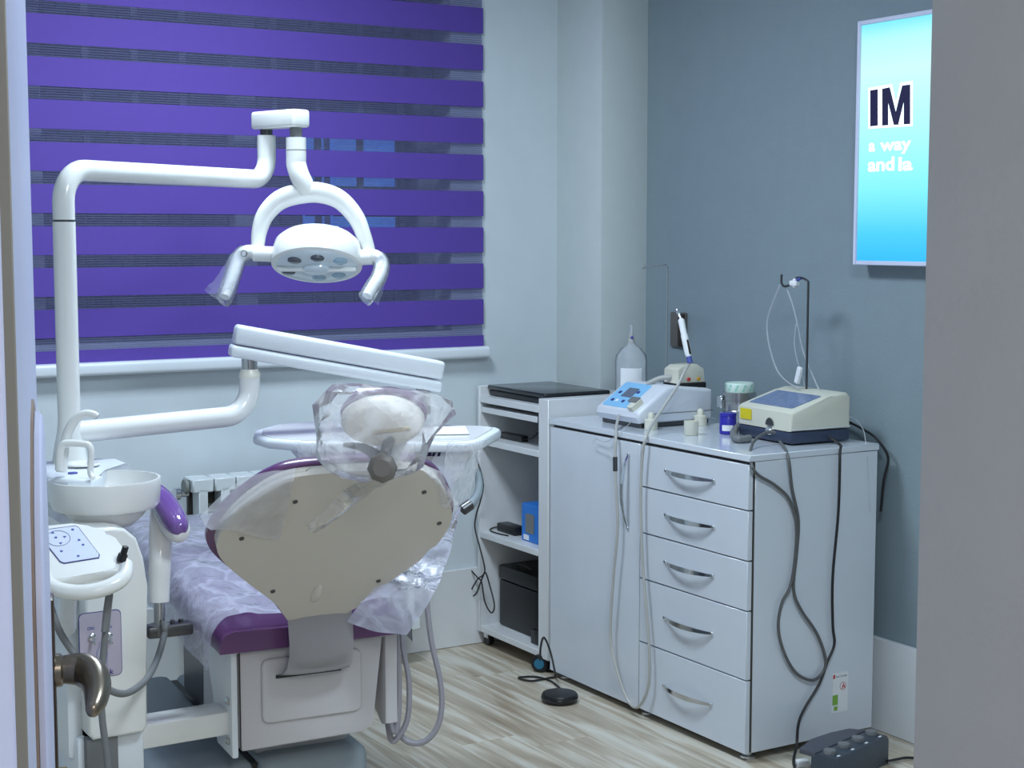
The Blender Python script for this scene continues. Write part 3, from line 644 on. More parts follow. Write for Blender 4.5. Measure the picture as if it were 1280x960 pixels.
b = bmesh.new(); pts = [b.verts.new((ix0-.0036, -.03+.02*math.cos(math.pi*k/10), .052+.022*math.sin(math.pi*k/10))) for k in range(11)]; b.faces.new(pts); obj('logo', b, 'dark_steel', im, True)
sk = obj('socket', lathe([(.015, 0), (.015, .006), (.011, .012), (.004, .012)], 20, frame((ix0+.002, -.03, .036), (-1, 0, 0))), 'chrome', im, True)
obj('side_line', rb(ix0+.002, ix1-.002, iy0_-.0022, iy0_-.0012, .046, .0485), 'paper', im, True)
# pole and drip set
ph_ = onx(1008, 488, 3.22); pz = onx(1008, 352, 3.22).z
hk2 = thing('drip_stand', 'dark metal drip hook standing behind the cream motor unit', 'hook', (3.22, ph_.y, ZT+.14))
ht = [(3.22, ph_.y, ZT+.140), (3.22, ph_.y, pz-.03), (3.22, ph_.y, pz-.005), (3.22, ph_.y+.012, pz+.006), onx(997, 347, 3.22), onx(989, 355, 3.22), onx(981, 358, 3.22), onx(977, 354, 3.22), onx(977, 343, 3.22)]
obj('rod', tube(ht, .0036, 8, n=4), 'dark_steel', hk2)
ds = thing('drip_tube_set', 'clear drip tubing with white clamp hung over the dark hook', 'tube', onx(990, 355, 3.22))
obj('tubing', tube([onx(x, y, X) for x, y, X in ((975, 356, 3.22), (966, 378, 3.22), (959, 402, 3.22), (961, 430, 3.22), (971, 462, 3.22), (985, 478, 3.2), (1000, 486, 3.19))], .0026, 8), 'clear_tube', ds)
obj('tubing', tube([onx(x, y, X) for x, y, X in ((984, 362, 3.22), (992, 385, 3.22), (998, 412, 3.225), (1004, 440, 3.23), (1014, 465, 3.23), (1024, 488, 3.23))], .0022, 8), 'clear_tube', ds)
obj('tubing', tube([onx(x, y, X) for x, y, X in ((995, 405, 3.215), (993, 430, 3.215), (997, 452, 3.215), (1003, 470, 3.215), (1006, 484, 3.215))], .0018, 8), 'clear_tube', ds)
obj('clamp', rb(-.006, .006, -.009, .009, 0, .052, .002, 1, M=frame(onx(996, 479, 3.2), onx(1001, 456, 3.2)-onx(996, 479, 3.2))), 'paper', ds)
q = onx(993, 354, 3.215); bcl = rb(q.x-.008, q.x+.008, q.y-.016, q.y+.016, q.z-.008, q.z+.008, .003, 2); rb(q.x-.005, q.x+.012, q.y-.006, q.y+.006, q.z-.014, q.z+.014, .003, 1, bm=bcl); obj('valve', bcl, 'paper', ds)
obj('valve_tip', cyl(onx(996, 351, 3.215), onx(1000, 348, 3.215), .005), 'icon_blue', ds)
# cables over the near side
Yc = CY0-.012
g = [onx(970, 540, 3.03), onx(955, 545, 3.0), onx(942, 558, 2.95)]
g = [onx(969, 541, 3.02), onx(957, 541, 2.99), onx(943, 551, 2.93), onx(938, 565, 2.87), onz(940, 582, .86), ony(948, 594, Yc), ony(968, 606, Yc), ony(987, 625, Yc), ony(996, 660, Yc), ony(990, 725, Yc), ony(977, 755, Yc), ony(973, 785, Yc), ony(980, 815, Yc), ony(994, 840, Yc), ony(1012, 850, Yc), ony(1024, 846, Yc), ony(1032, 832, Yc), ony(1030, 815, Yc), ony(1020, 790, Yc), ony(1000, 760, Yc), ony(992, 735, Yc), ony(996, 690, Yc), ony(998, 650, Yc), ony(990, 610, Yc), ony(985, 570, Yc+.0), onx(975, 552, 3.02)]
tag(obj('motor_cable', tube(g, .0045, 8), 'cable_grey'), 'grey motor cable looping down the cabinet side from the cream device', 'cable')
g = [Vector((3.17, 3.462, ZT+.02)), ony(1050, 556, CY0+.03), ony(1050, 568, Yc), ony(1048, 640, Yc), ony(1041, 720, Yc), ony(1041, 780, Yc), ony(1043, 805, Yc), ony(1034, 828, Yc), ony(1024, 855, Yc), ony(1006, 885, Yc), ony(998, 905, Yc), ony(996, 930, Yc-.01), onz(992, 950, .008), onz(994, 962, .006)]
tag(obj('foot_control_cable', tube(g, .0042, 8), 'cable_black'), 'black cable running down the cabinet side to the floor', 'cable')
g = [ony(1060, 527, 3.56), ony(1076, 535, 3.5), ony(1095, 548, 3.42), ony(1106, 572, 3.385), ony(1102, 600, 3.40), ony(1094, 640, 3.41)]
tag(obj('mains_cable', tube([Vector((min(p.x, XR-.03) if i < 3 else XR-.034, p.y, p.z)) for i, p in enumerate(g)], .004, 8), 'cable_black'), 'thick black mains cable dropping behind the cabinet corner', 'cable')
tp = [ony(1055, 523, 3.48), ony(1066, 522, 3.47), ony(1078, 535, 3.44), ony(1082, 552, 3.41), ony(1085, 580, CY0-.004), ony(1088, 640, CY0-.004)]
tag(obj('thin_tube', tube(tp, .0015, 6), 'clear_tube'), 'thin clear tube curving off the back of the cream device', 'tube')
# four button foot control
q0 = onz(1037, 940, .085); q1 = onz(1089, 916, .085); dx = (q1-q0).normalized(); ln = (q1-q0).length; fcx = (q0+q1)/2; fa = math.atan2(dx.y, dx.x)
ft = thing('foot_control', 'dark slate foot control with four round grey buttons on the floor', 'foot control', (fcx.x, fcx.y, 0), fa)
hw = ln/2+.024
obj('body', prism([(-.045, .001), (-.045, .07), (-.038, .08), (.02, .082), (.045, .07), (.05, .001)], -hw, hw, Matrix(((0, 0, 1, 0), (1, 0, 0, 0), (0, 1, 0, 0), (0, 0, 0, 1))), r=.005), 'pedal_slate', ft, True)
obj('heel_plate', prism([(-hw+.0, .03), (-hw+.005, .085), (-.04, .105), (.05, .095), (hw-.02, .075), (hw, .03)], .066, .082, None, r=.004), 'slate_top', ft, True)
obj('heel_support', rb(-hw+.03, hw-.03, .045, .06, 0, .067), 'pedal_slate', ft, True)
for k in range(4):
    x = -ln/2+ln*k/3; obj('button', lathe([(.017, .08), (.0175, .088), (.016, .092), (.001, .093)], 20, T(x, 0, 0)), 'rubber_grey', ft, True)
    obj('icon', rb(x-.008, x+.004, -.032, -.026, .0805, .0816), 'paper', ft, True)
obj('lead', tube([(hw-.02, -.05, .012), (hw+.02, -.06, .01), (hw+.06, -.075, .008), (hw+.1, -.14, .006)], .004), 'cable_black', ft, True)
tag(obj('cable_plug', rb(-.018, .018, -.012, .012, 0, .02, .004, M=frame(onz(1003, 958, 0), (0, 0, 1), (1, -.4, 0))), 'paper'), 'white cable plug on the floor beside the foot control', 'plug')
# ================================================================== DENTAL CHAIR
CO = Vector((1.455, 3.33, 0)); CR = math.radians(-5); CM = T(CO) @ Matrix.Rotation(CR, 4, 'Z')
ch = thing('dental_chair', 'dental treatment chair with cream back panel and purple upholstery', 'dental chair', CO, CR)
def cw(x, y, z): return CM @ Vector((x, y, z))
# floor base
obj('floor_base', rb(-.10, .18, .10, .95, .0, .25, .03, 3), 'base_bluegrey', ch, True)
obj('floor_base', rb(-.36, -.11, .10, .95, .0, .25, .03, 3), 'base_bluegrey', ch, True)
obj('base_gap', rb(-.115, -.095, .13, .92, .0, .235), 'black', ch, True)
obj('lift_column', rb(-.10, .15, .16, .5, .24, .36, .02), 'shell_grey', ch, True)
# seat carcass
prof = [(-.175, .555), (-.178, .33), (-.17, .312), (.13, .318), (.152, .335), (.178, .555)]
bs = obj('seat_housing', prism(prof, 0, .32, MXZ(0) , r=.006), 'shell_grey', ch, True)
obj('housing_panel', prism(roundrect(-.125, .12, .372, .525, .018), -.008, .002, MXZ(0), r=.006, seg=3), 'shell_grey', bs, True)
obj('side_joint', rb(-.1765, -.174, -.0012, .001, .32, .556), 'black', bs, True)
obj('side_plate', prism([(.0, .30), (.0, .56), (.13, .57), (.26, .57), (.16, .42), (.13, .30)], -.196, -.18, MYZ(0), r=.004), 'unit_cool', ch, True)
obj('side_plate', prism([(.0, .33), (.0, .56), (.3, .57), (.2, .42), (.03, .32)], .182, .215, MYZ(0), r=.006), 'shell_grey', ch, True)
obj('slot', rb(-.092, .068, -.010, -.0075, .478, .486), 'black', ch, True)
# flap linking back and seat
b = bmesh.new(); rows = []
for i, (y, z, hw) in enumerate([(-.088, .66, .078), (-.098, .62, .0775), (-.104, .58, .077), (-.102, .548, .077), (-.088, .515, .079), (-.06, .495, .081), (-.012, .484, .083)]):
    rows.append([b.verts.new((x*hw-.008, y+.012*(abs(x)**3), z)) for x in (-1, -.93, -.6, 0, .6, .93, 1)])
for r, s in zip(rows, rows[1:]):
    for k in range(6): b.faces.new((r[k], r[k+1], s[k+1], s[k]))
bmesh.ops.solidify(b, geom=b.faces[:], thickness=.006); obj('flap', b, 'shell_grey', ch, True)
# seat and leg cushion
def pad(y0, y1, z0, z1, hw0, hw1, zr0=0, zr1=0, n=14):
    b = bmesh.new(); rows = []
    S = [(-1, 0), (-1.0, .25), (-.99, .6), (-.94, .88), (-.85, 1.0), (-.6, .97), (-.3, .94), (0, .93), (.3, .94), (.6, .97), (.85, 1.0), (.94, .88), (.99, .6), (1.0, .25), (1, 0)]
    for i in range(n+1):
        t = i/n; e = min(1, math.sin(math.pi*min(max(t, .0), 1))**.25+.0) if 0 < t < 1 else .75
        y = y0+(y1-y0)*t; hw = (hw0+(hw1-hw0)*t)*(.96+.04*e); za = z0+zr0+(zr1-zr0)*t; zb2 = z1+zr0+(zr1-zr0)*t
        rows.append([b.verts.new((x*hw, y, za+(zb2-za)*h*(e if h > .3 else 1))) for x, h in S])
    for r, s in zip(rows, rows[1:]):
        for k in range(len(S)-1): b.faces.new((r[k], r[k+1], s[k+1], s[k]))
        b.faces.new((r[-1], r[0], s[0], s[-1]))
    b.faces.new(rows[0][::-1]); b.faces.new(rows[-1]); return b
obj('seat_cushion', pad(-.035, .58, .556, .622, .232, .25, 0, .05), 'purple_vinyl', ch, True)
obj('leg_cushion', pad(.585, 1.15, .60, .67, .25, .19, 0, .01), 'purple_vinyl', ch, True)
obj('seat_pan', prism([(.0, .545), (.0, .555), (.58, .602), (1.18, .635), (1.18, .61), (.58, .56), (.3, .53)], -.2, .2, MYZ(0), r=.004), 'unit_cool', ch, True)
obj('lift_mechanism', rb(-.12, .12, .3, .75, .25, .56, .01), 'dark_steel', ch, True)
# backrest
P0 = cw(0, -.095, .64); bd = (CM.to_3x3() @ Vector((0, -.37, .39))).normalized(); bxv = CM.to_3x3() @ Vector((1, 0, 0)); bn = bxv.cross(bd)
def bk(x, y, off=0.): return onplane(x, y, P0+bn*off, bn)
def buv(x, y): p = bk(x, y)-P0; return (p.dot(bxv), p.dot(bd))
out = [(361, 778), (354, 768), (343, 754), (318, 735), (290, 713), (276, 698), (271, 686), (272, 675), (279, 660), (296, 638), (324, 616), (345, 604), (367, 597), (396, 593), (450, 589), (496, 587), (515, 585), (537, 592), (552, 607), (562, 627), (565, 645), (559, 663), (537, 691), (499, 719), (462, 745), (446, 757), (438, 768), (416, 774), (384, 778)]
po = [buv(*q) for q in out]
sp = spline([Vector((a, b_, 0)) for a, b_ in po+[po[0]]], 3)[:-1]; po2 = [(p.x, p.y) for p in sp]
MB_ = Matrix(((bxv.x, bd.x, bn.x, P0.x), (bxv.y, bd.y, bn.y, P0.y), (bxv.z, bd.z, bn.z, P0.z), (0, 0, 0, 1)))
back = obj('back_panel', prism(po2, -.022, .0, MB_, r=.012, seg=3), 'cream_panel', ch)
cu_ = sum(p[0] for p in po2)/len(po2); cv = sum(p[1] for p in po2)/len(po2)
sc_ = [(cu_+(a-cu_)*1.035-.002, cv+(b_-cv)*1.03-.002) for a, b_ in po2]
b = bmesh.new(); rings = []
for off, k_ in ((-.0225, 1.01), (-.026, 1.055), (-.034, 1.06), (-.043, 1.02), (-.052, .94), (-.055, .6)):
    rings.append([b.verts.new((cu_+(a-cu_)*k_-.002, cv+(b_-cv)*(1+(k_-1)*.45)-.004*(k_ > 1), off)) for a, b_ in po2])
for r, q in zip(rings, rings[1:]):
    for k in range(len(r)): b.faces.new((r[k], r[(k+1) % len(r)], q[(k+1) % len(r)], q[k]))
b.faces.new(rings[0]); b.faces.new(rings[-1][::-1]); b.transform(MB_)
obj('back_cushion', b, 'purple_vinyl', ch)
for q in ((302, 673), (369, 627), (530, 615), (549, 654), (341, 739), (473, 726)):
    obj('screw', lathe([(.0055, 0), (.0055, .002), (.003, .003), (.0005, .003)], 12, frame(bk(*q), bn)), 'dark_steel', back)
ru = buv(396, 742); obj('rib', lathe([(1., -.002), (.9, .002), (.6, .0045), (.2, .006), (.01, .006)], 28, MB_ @ T(ru[0], ru[1], 0), sx=.013, sy=.036), 'cream_panel', back)
# headrest
HD = 3.06; hn = (-FW*.8+Vector((0, 0, -.35))).normalized()
Hc = dep(478, 527, HD); hr = obj('headrest_shell', lathe([(.02, -.03), (.9, -.028), (1., -.012), (.97, .008), (.85, .022), (.5, .030), (.02, .032)], 40, frame(Hc, hn, RT) , sx=.082, sy=.05), 'cream_panel', ch)
obj('headrest_cushion', lathe([(.02, -.07), (.8, -.068), (1., -.05), (1.03, -.035), (.98, -.03), (.02, -.03)], 40, frame(Hc, hn, RT), sx=.083, sy=.053), 'purple_vinyl', ch)
k0 = dep(478, 585, 2.955)
b = lathe([(.003, .012), (.017, .012), (.026, .008), (.029, 0), (.027, -.015), (.015, -.02)], 8, frame(k0, -FW)); obj('headrest_knob', b, 'knob_brown', ch, smooth=25)
b = tube([k0+FW*.02, dep(480, 572, 3.03), dep(482, 565, 3.05), dep(488, 545, 3.05), dep(490, 530, 3.05)], .012, 8); tube([dep(478, 575, 3.07), dep(455, 560, 3.08), dep(430, 556, 3.1)], lambda t: .014*(1-.7*t), 8, bm=b); obj('headrest_bracket', b, 'dark_steel', hr)
obj('headrest_bar', cyl(dep(466, 541, 3.01), dep(513, 536, 3.01), .004), 'brass', hr)
obj('headrest_stem', rb(-.03, .03, -.006, .006, -.12, .06, .003, M=frame(P0+bd*.52-bn*.03+bxv*(.02), bd, bxv)), 'dark_steel', hr)
# ================================================================== ARMREST
arm = thing('armrest', 'purple padded armrest on white post clamped beside the chair seat', 'armrest', dep(199, 790, 3.6))
ap = [dep(193, 611, 3.72), dep(203, 626, 3.66), dep(214, 644, 3.6), dep(222, 657, 3.55), dep(227, 665, 3.53)]
pr = lambda t: .031*max(.12, math.sin(math.pi*(.10+.86*t))**.55)
pn = (Vector((0, 0, 1))-FW*.7).normalized()
obj('pad', tube(ap, pr, 16, n=6, flat=1., up=pn), 'arm_purple', arm)
obj('pad_tray', tube([p-pn*.012+Vector((0, 0, -.004)) for p in ap], lambda t: pr(t)*1.08, 16, n=6, up=pn), 'unit_white', arm)
obj('post_sleeve', tube([dep(203, 636, 3.66), dep(201, 665, 3.62), dep(200, 700, 3.6), dep(199, 730, 3.6), dep(199, 752, 3.6)], lambda t: .028-.005*t, 20, n=4), 'unit_white', arm)
obj('post_rod', cyl(dep(199, 745, 3.6), dep(199, 785, 3.6), .0125), 'steel', arm)
c_ = dep(199, 788, 3.6); M_ = T(c_) @ Matrix.Rotation(CR, 4, 'Z')
obj('clamp', rb(-.03, .075, -.022, .022, -.014, .014, .006, M=M_), 'dark_steel', arm)
obj('clamp_ring', lathe([(.018, -.01), (.024, -.008), (.024, .014), (.018, .016)], 20, T(c_)), 'rubber_grey', arm)
for dx_ in (.03, .05): obj('bolt', cyl(c_+Vector((dx_, -.005, .012)), c_+Vector((dx_, -.005, .022)), .006, 6), 'dark_steel', arm)
# ================================================================== CUSPIDOR TOWER
tw = thing('cuspidor_unit', 'white cuspidor tower with spittoon bowl left of the chair', 'dental unit', (1.0, 3.5, .35))
TY0 = 3.30
pr_ = [(x-(.012 if x > 1. else 0), z) for x, z in [(.918, .425), (.928, .412), (1.05, .412), (1.060, .425), (1.066, .74), (1.060, .80), (1.045, .845), (1.02, .868), (.98, .874), (.93, .874), (.918, .86)]]
bdy = obj('body', prism(pr_, 0, .40, MXZ(TY0), r=.008, seg=3), 'unit_white', tw)
obj('side_cover', rb(.885, .922, TY0+.05, TY0+.38, .36, .80, .012), 'unit_cool', tw)
obj('lower_housing', rb(.90, 1.05, TY0+.03, TY0+.34, .30, .412, .01), 'unit_cool', tw)
obj('pipe_box', rb(.915, .985, TY0+.01, TY0+.12, .33, .412, .004), 'rubber_grey', tw)
obj('floor_box', rb(.86, 1.06, TY0+.08, TY0+.36, .0, .30, .02), 'unit_cool', tw)
obj('carrier_beam', rb(1.05, 1.285, TY0+.075, TY0+.165, .347, .403, .006), 'unit_white', tw)
for z in (.43, .335): obj('beam_bolt', cyl((1.262, TY0+.078, z), (1.262, TY0+.062, z), .009, 6), 'steel', tw)
# tank panel
q = [ony(98, 768, TY0), ony(150, 762, TY0), ony(152, 843, TY0), ony(101, 849, TY0)]
tx0, tx1 = (q[0].x+q[3].x)/2, (q[1].x+q[2].x)/2; tz1, tz0 = (q[0].z+q[1].z)/2, (q[2].z+q[3].z)/2
tk = obj('tank_panel', prism(roundrect(tx0, tx1, tz0, tz1, .010), -.0022, 0, MXZ(TY0)), 'tank_panel', tw)
b = prism(roundrect(tx0-.0015, tx1+.0015, tz0-.0015, tz1+.0015, .011), -.0012, 0, MXZ(TY0)); obj('panel_border', b, 'navy', tk)
for px_, py_ in ((115, 794), (136, 793)):
    p = ony(px_, py_+2, TY0-.002); b = lathe([(.008, 0), (.008, .006), (.005, .008)], 12, frame(p, (0, -1, 0))); cyl(p+Vector((0, -.006, 0)), p+Vector((0, -.02, -.012)), .0028, 10, b, .004); obj('toggle', b, 'chrome', tk)
ptext('ON', ony(109, 788, TY0-.0024), (1, 0, 0), (0, 0, 1), .007, 'icon_blue', 'lettering', tk, .01)
ptext('ON', ony(131, 786, TY0-.0024), (1, 0, 0), (0, 0, 1), .007, 'icon_blue', 'lettering', tk, .01)
ptext('Tank', ony(122, 845, TY0-.0024), (1, 0, 0), (0, 0, 1), .0125, 'navy', 'lettering', tk, .015)
bo = [(121, 835), (121, 815), (124, 809), (124, 803), (130, 803), (130, 809), (134, 815), (134, 835)]
obj('bottle_icon', tube([ony(x, y, TY0-.0024) for x, y in bo+[bo[0]]], .0006, 4, n=0), 'icon_blue', tk)
# bowl
bc = dep(131, 598, 3.52); bz = bc.z
obj('spittoon_bowl', lathe([(.03, -.112), (.06, -.105), (.083, -.085), (.092, -.070), (.114, -.064), (.12, -.055), (.1235, -.004), (.122, .001), (.117, .001), (.112, -.02), (.095, -.055), (.05, -.075), (.002, -.082)], 48, T(bc)), 'unit_white', tw)
obj('bowl_deck', prism([(.90, 3.50), (.925, 3.44), (.97, 3.42), (1.01, 3.46), (1.03, 3.55), (1.12, 3.62), (1.12, 3.72), (1.05, 3.76), (.95, 3.76), (.91, 3.70)], bz-.06, bz+.006, None, r=.01, seg=3), 'unit_cool', tw)
obj('deck_neck', rb(.95, 1.05, 3.5, 3.72, .85, bz-.03, .02), 'unit_white', tw)
obj('deck_disc', lathe([(.04, 0), (.042, .003), (.04, .005), (.001, .006)], 28, T(dep(103, 581, 3.66))), 'unit_white', tw)
obj('deck_button', lathe([(.011, 0), (.011, .003), (.001, .004)], 16, T(onz(91, 592, bz+.006))), 'icon_blue', tw)
obj('cup_filler', tube([dep(77, 590, 3.5), dep(80, 562, 3.5), dep(86, 538, 3.5), dep(96, 523, 3.5), dep(107, 517, 3.5), dep(117, 518, 3.5), dep(122, 521, 3.5)], lambda t: .0125-.005*t, 12), 'unit_white', tw)
obj('bowl_rinser', tube([dep(74, 588, 3.47), dep(75, 565, 3.47), dep(78, 557, 3.47), dep(85, 554, 3.47), dep(105, 555, 3.47), dep(112, 558, 3.47), dep(114, 568, 3.47), dep(113, 590, 3.47), dep(116, 598, 3.46)], lambda t: .0095-.003*t, 12), 'unit_white', tw)
# post
pp = dep(87, 540, 3.74); PXY = (pp.x, pp.y)
pbz = dep(85, 585, 3.72).z; ptz = dep(84, 276, 3.74).z
obj('post', lathe([(.046, pbz-.01), (.044, pbz+.0), (.036, pbz+.05), (.029, pbz+.085), (.0265, pbz+.11), (.0265, ptz-.003)], 28, T(PXY[0], PXY[1], 0)), 'unit_white', tw)
obj('post_ring', lathe([(.0255, ptz-.003), (.0255, ptz+.002)], 28, T(PXY[0], PXY[1], 0)), 'dark_steel', tw)
# ================================================================== OPERATING LIGHT
ol = thing('operating_light', 'white dental operating light with round LED head on a bent arm', 'lamp', (PXY[0], PXY[1], ptz))
zA = dep(110, 213, 3.74).z
a0 = Vector((PXY[0], PXY[1], ptz+.002)); a3 = dep(308, 225, 4.33); a3.z = zA; dh = (a3-Vector((PXY[0], PXY[1], zA))).normalized()
r_ = .075; ctr = Vector((PXY[0], PXY[1], zA-r_)) + dh*r_
pts = [a0, Vector((PXY[0], PXY[1], zA-r_-.02))]
for k in range(0, 9): t = math.pi/2*k/8; pts.append(ctr-dh*(r_*math.cos(t))+Vector((0, 0, r_*math.sin(t))))
up_ = dep(333, 175, 4.36); r2 = .062; e = Vector((up_.x, up_.y, zA+r2)); st = Vector((up_.x, up_.y, zA))-dh*r2
for k in range(0, 9): t = math.pi/2*k/8; pts.append(st+dh*(r2*math.sin(t))+Vector((0, 0, r2*(1-math.cos(t)))))
zU = dep(333, 164, 4.36).z; pts.append(Vector((up_.x, up_.y, zU-.012)))
obj('arm', tube(pts, .0258, 20, n=0), 'unit_white', ol)
obj('joint', cyl((up_.x, up_.y, zU-.012), (up_.x, up_.y, zU+.01), .017), 'dark_steel', ol)
s0_ = dep(370, 172, 4.28); bdv = Vector((s0_.x-up_.x, s0_.y-up_.y, 0)); bl_ = bdv.length; bdv.normalize()
zB0, zB1 = zU+.004, dep(352, 138, 4.3).z
bm_ = frame(Vector((up_.x, up_.y, 0)), (0, 0, 1), bdv)
obj('joint_block', rb(-.032, bl_+.026, -.031, .031, zB0, zB1, .009, 3, M=bm_), 'unit_white', ol)
SX_, SY_ = s0_.x, s0_.y
obj('pivot', cyl((SX_, SY_, zB0), (SX_, SY_, zB0-.03), .017), 'rubber_grey', ol)
zs0 = dep(370, 172, 4.28).z; zs1 = dep(370, 205, 4.28).z
obj('stem', tube([(SX_, SY_, zs0), (SX_, SY_, zs1+.02), (SX_, SY_, zs1), dep(374, 218, 4.285), dep(379, 229, 4.29), dep(383, 240, 4.30)], .0275, 20, n=4), 'unit_white', ol)
zr = dep(370, 188, 4.28).z; obj('stem_ring', lathe([(.0278, zr), (.0278, zr+.0015)], 24, T(SX_, SY_, 0)), 'dark_steel', ol)
LD = 4.28
yk = [(322, 312), (324, 290), (332, 268), (350, 250), (375, 242), (400, 241), (425, 250), (445, 272), (456, 298), (462, 315)]
obj('yoke', tube([dep(x, y, LD+.02) for x, y in yk], lambda t: .018+.012*math.sin(math.pi*t), 14, n=5, flat=.75, up=None), 'unit_white', ol)
hn_ = Vector((0, 0, -1))*math.cos(math.radians(26))-Vector((FW.x, FW.y, 0)).normalized()*math.sin(math.radians(26))
hc = dep(396, 331, LD); HM = frame(hc, hn_, RT+Vector((0, 0, -.03)))
hd = obj('lamp_head', lathe([(.25, -.088), (.55, -.086), (.80, -.078), (.93, -.062), (.985, -.035), (1.0, -.008), (.985, .002), (.93, .004)], 48, HM, sx=.125, sy=.118), 'unit_white', ol)
obj('head_ridge', prism([(-.09, -.02), (-.06, .05), (0, .065), (.06, .05), (.09, -.02)], -.094, -.08, HM, r=.006), 'unit_white', hd)
fcx_ = obj('lamp_face', lathe([(.001, .010), (.5, .009), (.88, .005), (.925, .001)], 48, HM, sx=.124, sy=.117), 'lamp_face', ol)
obj('face_bar', rb(-.108, .108, -.006, .006, .006, .02, .004, M=HM), 'unit_white', fcx_)
obj('face_hub', lathe([(.03, .006), (.028, .018), (.02, .022), (.001, .023)], 24, HM @ T(.0, .0, 0), sx=1.3), 'lamp_face', fcx_)
# local y of HM: find sign so that upper row is the far side
for u, v, m in ((-.055, .045, 'lens_dark'), (.008, .06, 'lens_dark'), (.068, .042, 'lens_blue'), (-.08, -.03, 'lens_dark'), (.0, -.065, 'lens_blue'), (.055, -.05, 'lens_blue')):
    s = -1 if (HM.to_3x3() @ Vector((0, 1, 0))).dot(FW) > 0 else 1
    s = 1 if (HM.to_3x3() @ Vector((0, 1, 0))).z > 0 else -1
    obj('lens', lathe([(.019, 0), (.019, .010), (.015, .0125), (.001, .013)], 20, HM @ T(u, v*s, 0)), m, fcx_)
obj('pivot', cyl(dep(345, 318, LD-.0), dep(316, 317, LD), .0215), 'unit_white', ol)
obj('pivot', cyl(dep(449, 322, LD-.0), dep(466, 321, LD), .0215), 'unit_white', ol)
hl = [dep(322, 316, LD), dep(308, 315, LD), dep(298, 323, LD), dep(292, 340, LD-.02), dep(287, 356, LD-.04), dep(281, 371, LD-.06)]
hR = [dep(460, 321, LD), dep(470, 321, LD), dep(477, 330, LD), dep(474, 345, LD-.03), dep(466, 358, LD-.06), dep(459, 370, LD-.08)]
obj('handle', tube(hl, lambda t: .020-.006*t, 12), 'unit_white', ol); obj('handle', tube(hR, lambda t: .020-.006*t, 12), 'unit_white', ol)
obj('handle_mark', lathe([(.009, 0), (.009, .001), (.007, .001), (.007, 0)], 20, frame(dep(305, 317, LD-.022), -FW), cap=False), 'dark_steel', ol)
sL = [[dep(289, 316, LD-.02), dep(307, 314, LD-.026), dep(303, 340, LD-.03)], [dep(270, 345, LD-.04), dep(285, 345, LD-.06), dep(297, 350, LD-.06)], [dep(254, 362, LD-.04), dep(265, 370, LD-.085), dep(278, 379, LD-.06)]]
slv = thing('handle_sleeve', 'clear plastic sleeve flaring off the left lamp handle', 'plastic sleeve', dep(277, 376, LD-.05))
obj('film_sheet', sheet(sL, 16, 16, .003, 40, 1), 'film_thin', slv)
obj('film_tube', tube([p for p in hl[1:]]+[dep(277, 376, LD-.06)], .0235, 12), 'film_thin', slv)
slv = thing('handle_sleeve', 'clear plastic sleeve hanging off the right lamp handle', 'plastic sleeve', dep(470, 375, LD-.06))
sR = [[dep(470, 325, LD-.03), dep(479, 322, LD-.025), dep(484, 326, LD)], [dep(466, 350, LD-.05), dep(473, 352, LD-.05), dep(484, 350, LD)], [dep(452, 373, LD-.09), dep(462, 372, LD-.08), dep(474, 382, LD-.02)]]
obj('film_sheet', sheet(sR, 16, 16, .003, 40, 2), 'film_thin', slv)
obj('film_tube', tube(hR[1:]+[dep(455, 374, LD-.085)], .0225, 12), 'film_thin', slv)
# ================================================================== INSTRUMENT ARM AND TRAY
ia = thing('instrument_delivery_unit', 'white instrument tray on a jointed arm over the chair', 'dental unit', (PXY[0], PXY[1], 1.03))
zP = dep(110, 541, 3.74).z
E1 = dep(312, 470, 4.06); dh = Vector((E1.x-PXY[0], E1.y-PXY[1], 0)).normalized(); r2 = .075
zTop = dep(312, 467, 4.06).z
zE = dep(295, 519, 4.06).z
pts = [Vector((PXY[0], PXY[1], zP))+dh*.01]; st = Vector((E1.x, E1.y, zE))-dh*r2
pts.append(st*.5+pts[0]*.5)
for k in range(0, 9): t = math.pi/2*k/8; pts.append(st+dh*(r2*math.sin(t))+Vector((0, 0, r2*(1-math.cos(t)))))
pts.append(Vector((E1.x, E1.y, zTop)))
obj('lower_arm', tube(pts, .0265, 20, n=0), 'unit_white', ia)
obj('arm_collar', lathe([(.0275, zTop-.01), (.0275, zTop), (.022, zTop+.012)], 24, T(E1.x, E1.y, 0)), 'unit_cream', ia)
obj('arm_pivot', cyl((E1.x, E1.y, zTop), (E1.x, E1.y, zTop+.06), .0205), 'steel', ia)
A = dep(302, 428, 4.06); B = dep(541, 470, 4.22); dv = (B-A).normalized(); L = (B-A).length
sd_ = dv.cross(Vector((0, 0, 1))).normalized(); vz = sd_.cross(dv)
M = Matrix(((dv.x, sd_.x, vz.x, A.x), (dv.y, sd_.y, vz.y, A.y), (dv.z, sd_.z, vz.z, A.z), (0, 0, 0, 1)))
obj('spring_arm', rb(-.022, L+.02, -.038, .038, -.006, .044, .010, 3, M=M), 'unit_cool', ia)
obj('spring_arm_cover', rb(-.026, L+.022, -.040, .040, -.040, -.0085, .009, 3, M=M), 'unit_cool', ia)
nk = dep(529, 494, 4.2)
obj('neck', cyl((nk.x, nk.y, nk.z+.02), (nk.x, nk.y, nk.z-.05), .02), 'dark_steel', ia)
TR = Matrix.Rotation(-YAW, 4, 'Z'); tc_ = dep(470, 545, 4.15); TM = T(tc_.x, tc_.y, 0) @ TR
ol_ = [(-.325, .02), (-.315, -.06), (-.27, -.125), (-.18, -.168), (-.08, -.178), (.235, -.178), (.262, -.168), (.285, -.14), (.325, .02), (.33, .05), (.32, .075), (.29, .09), (-.2, .17), (-.28, .13)]
tz = .972
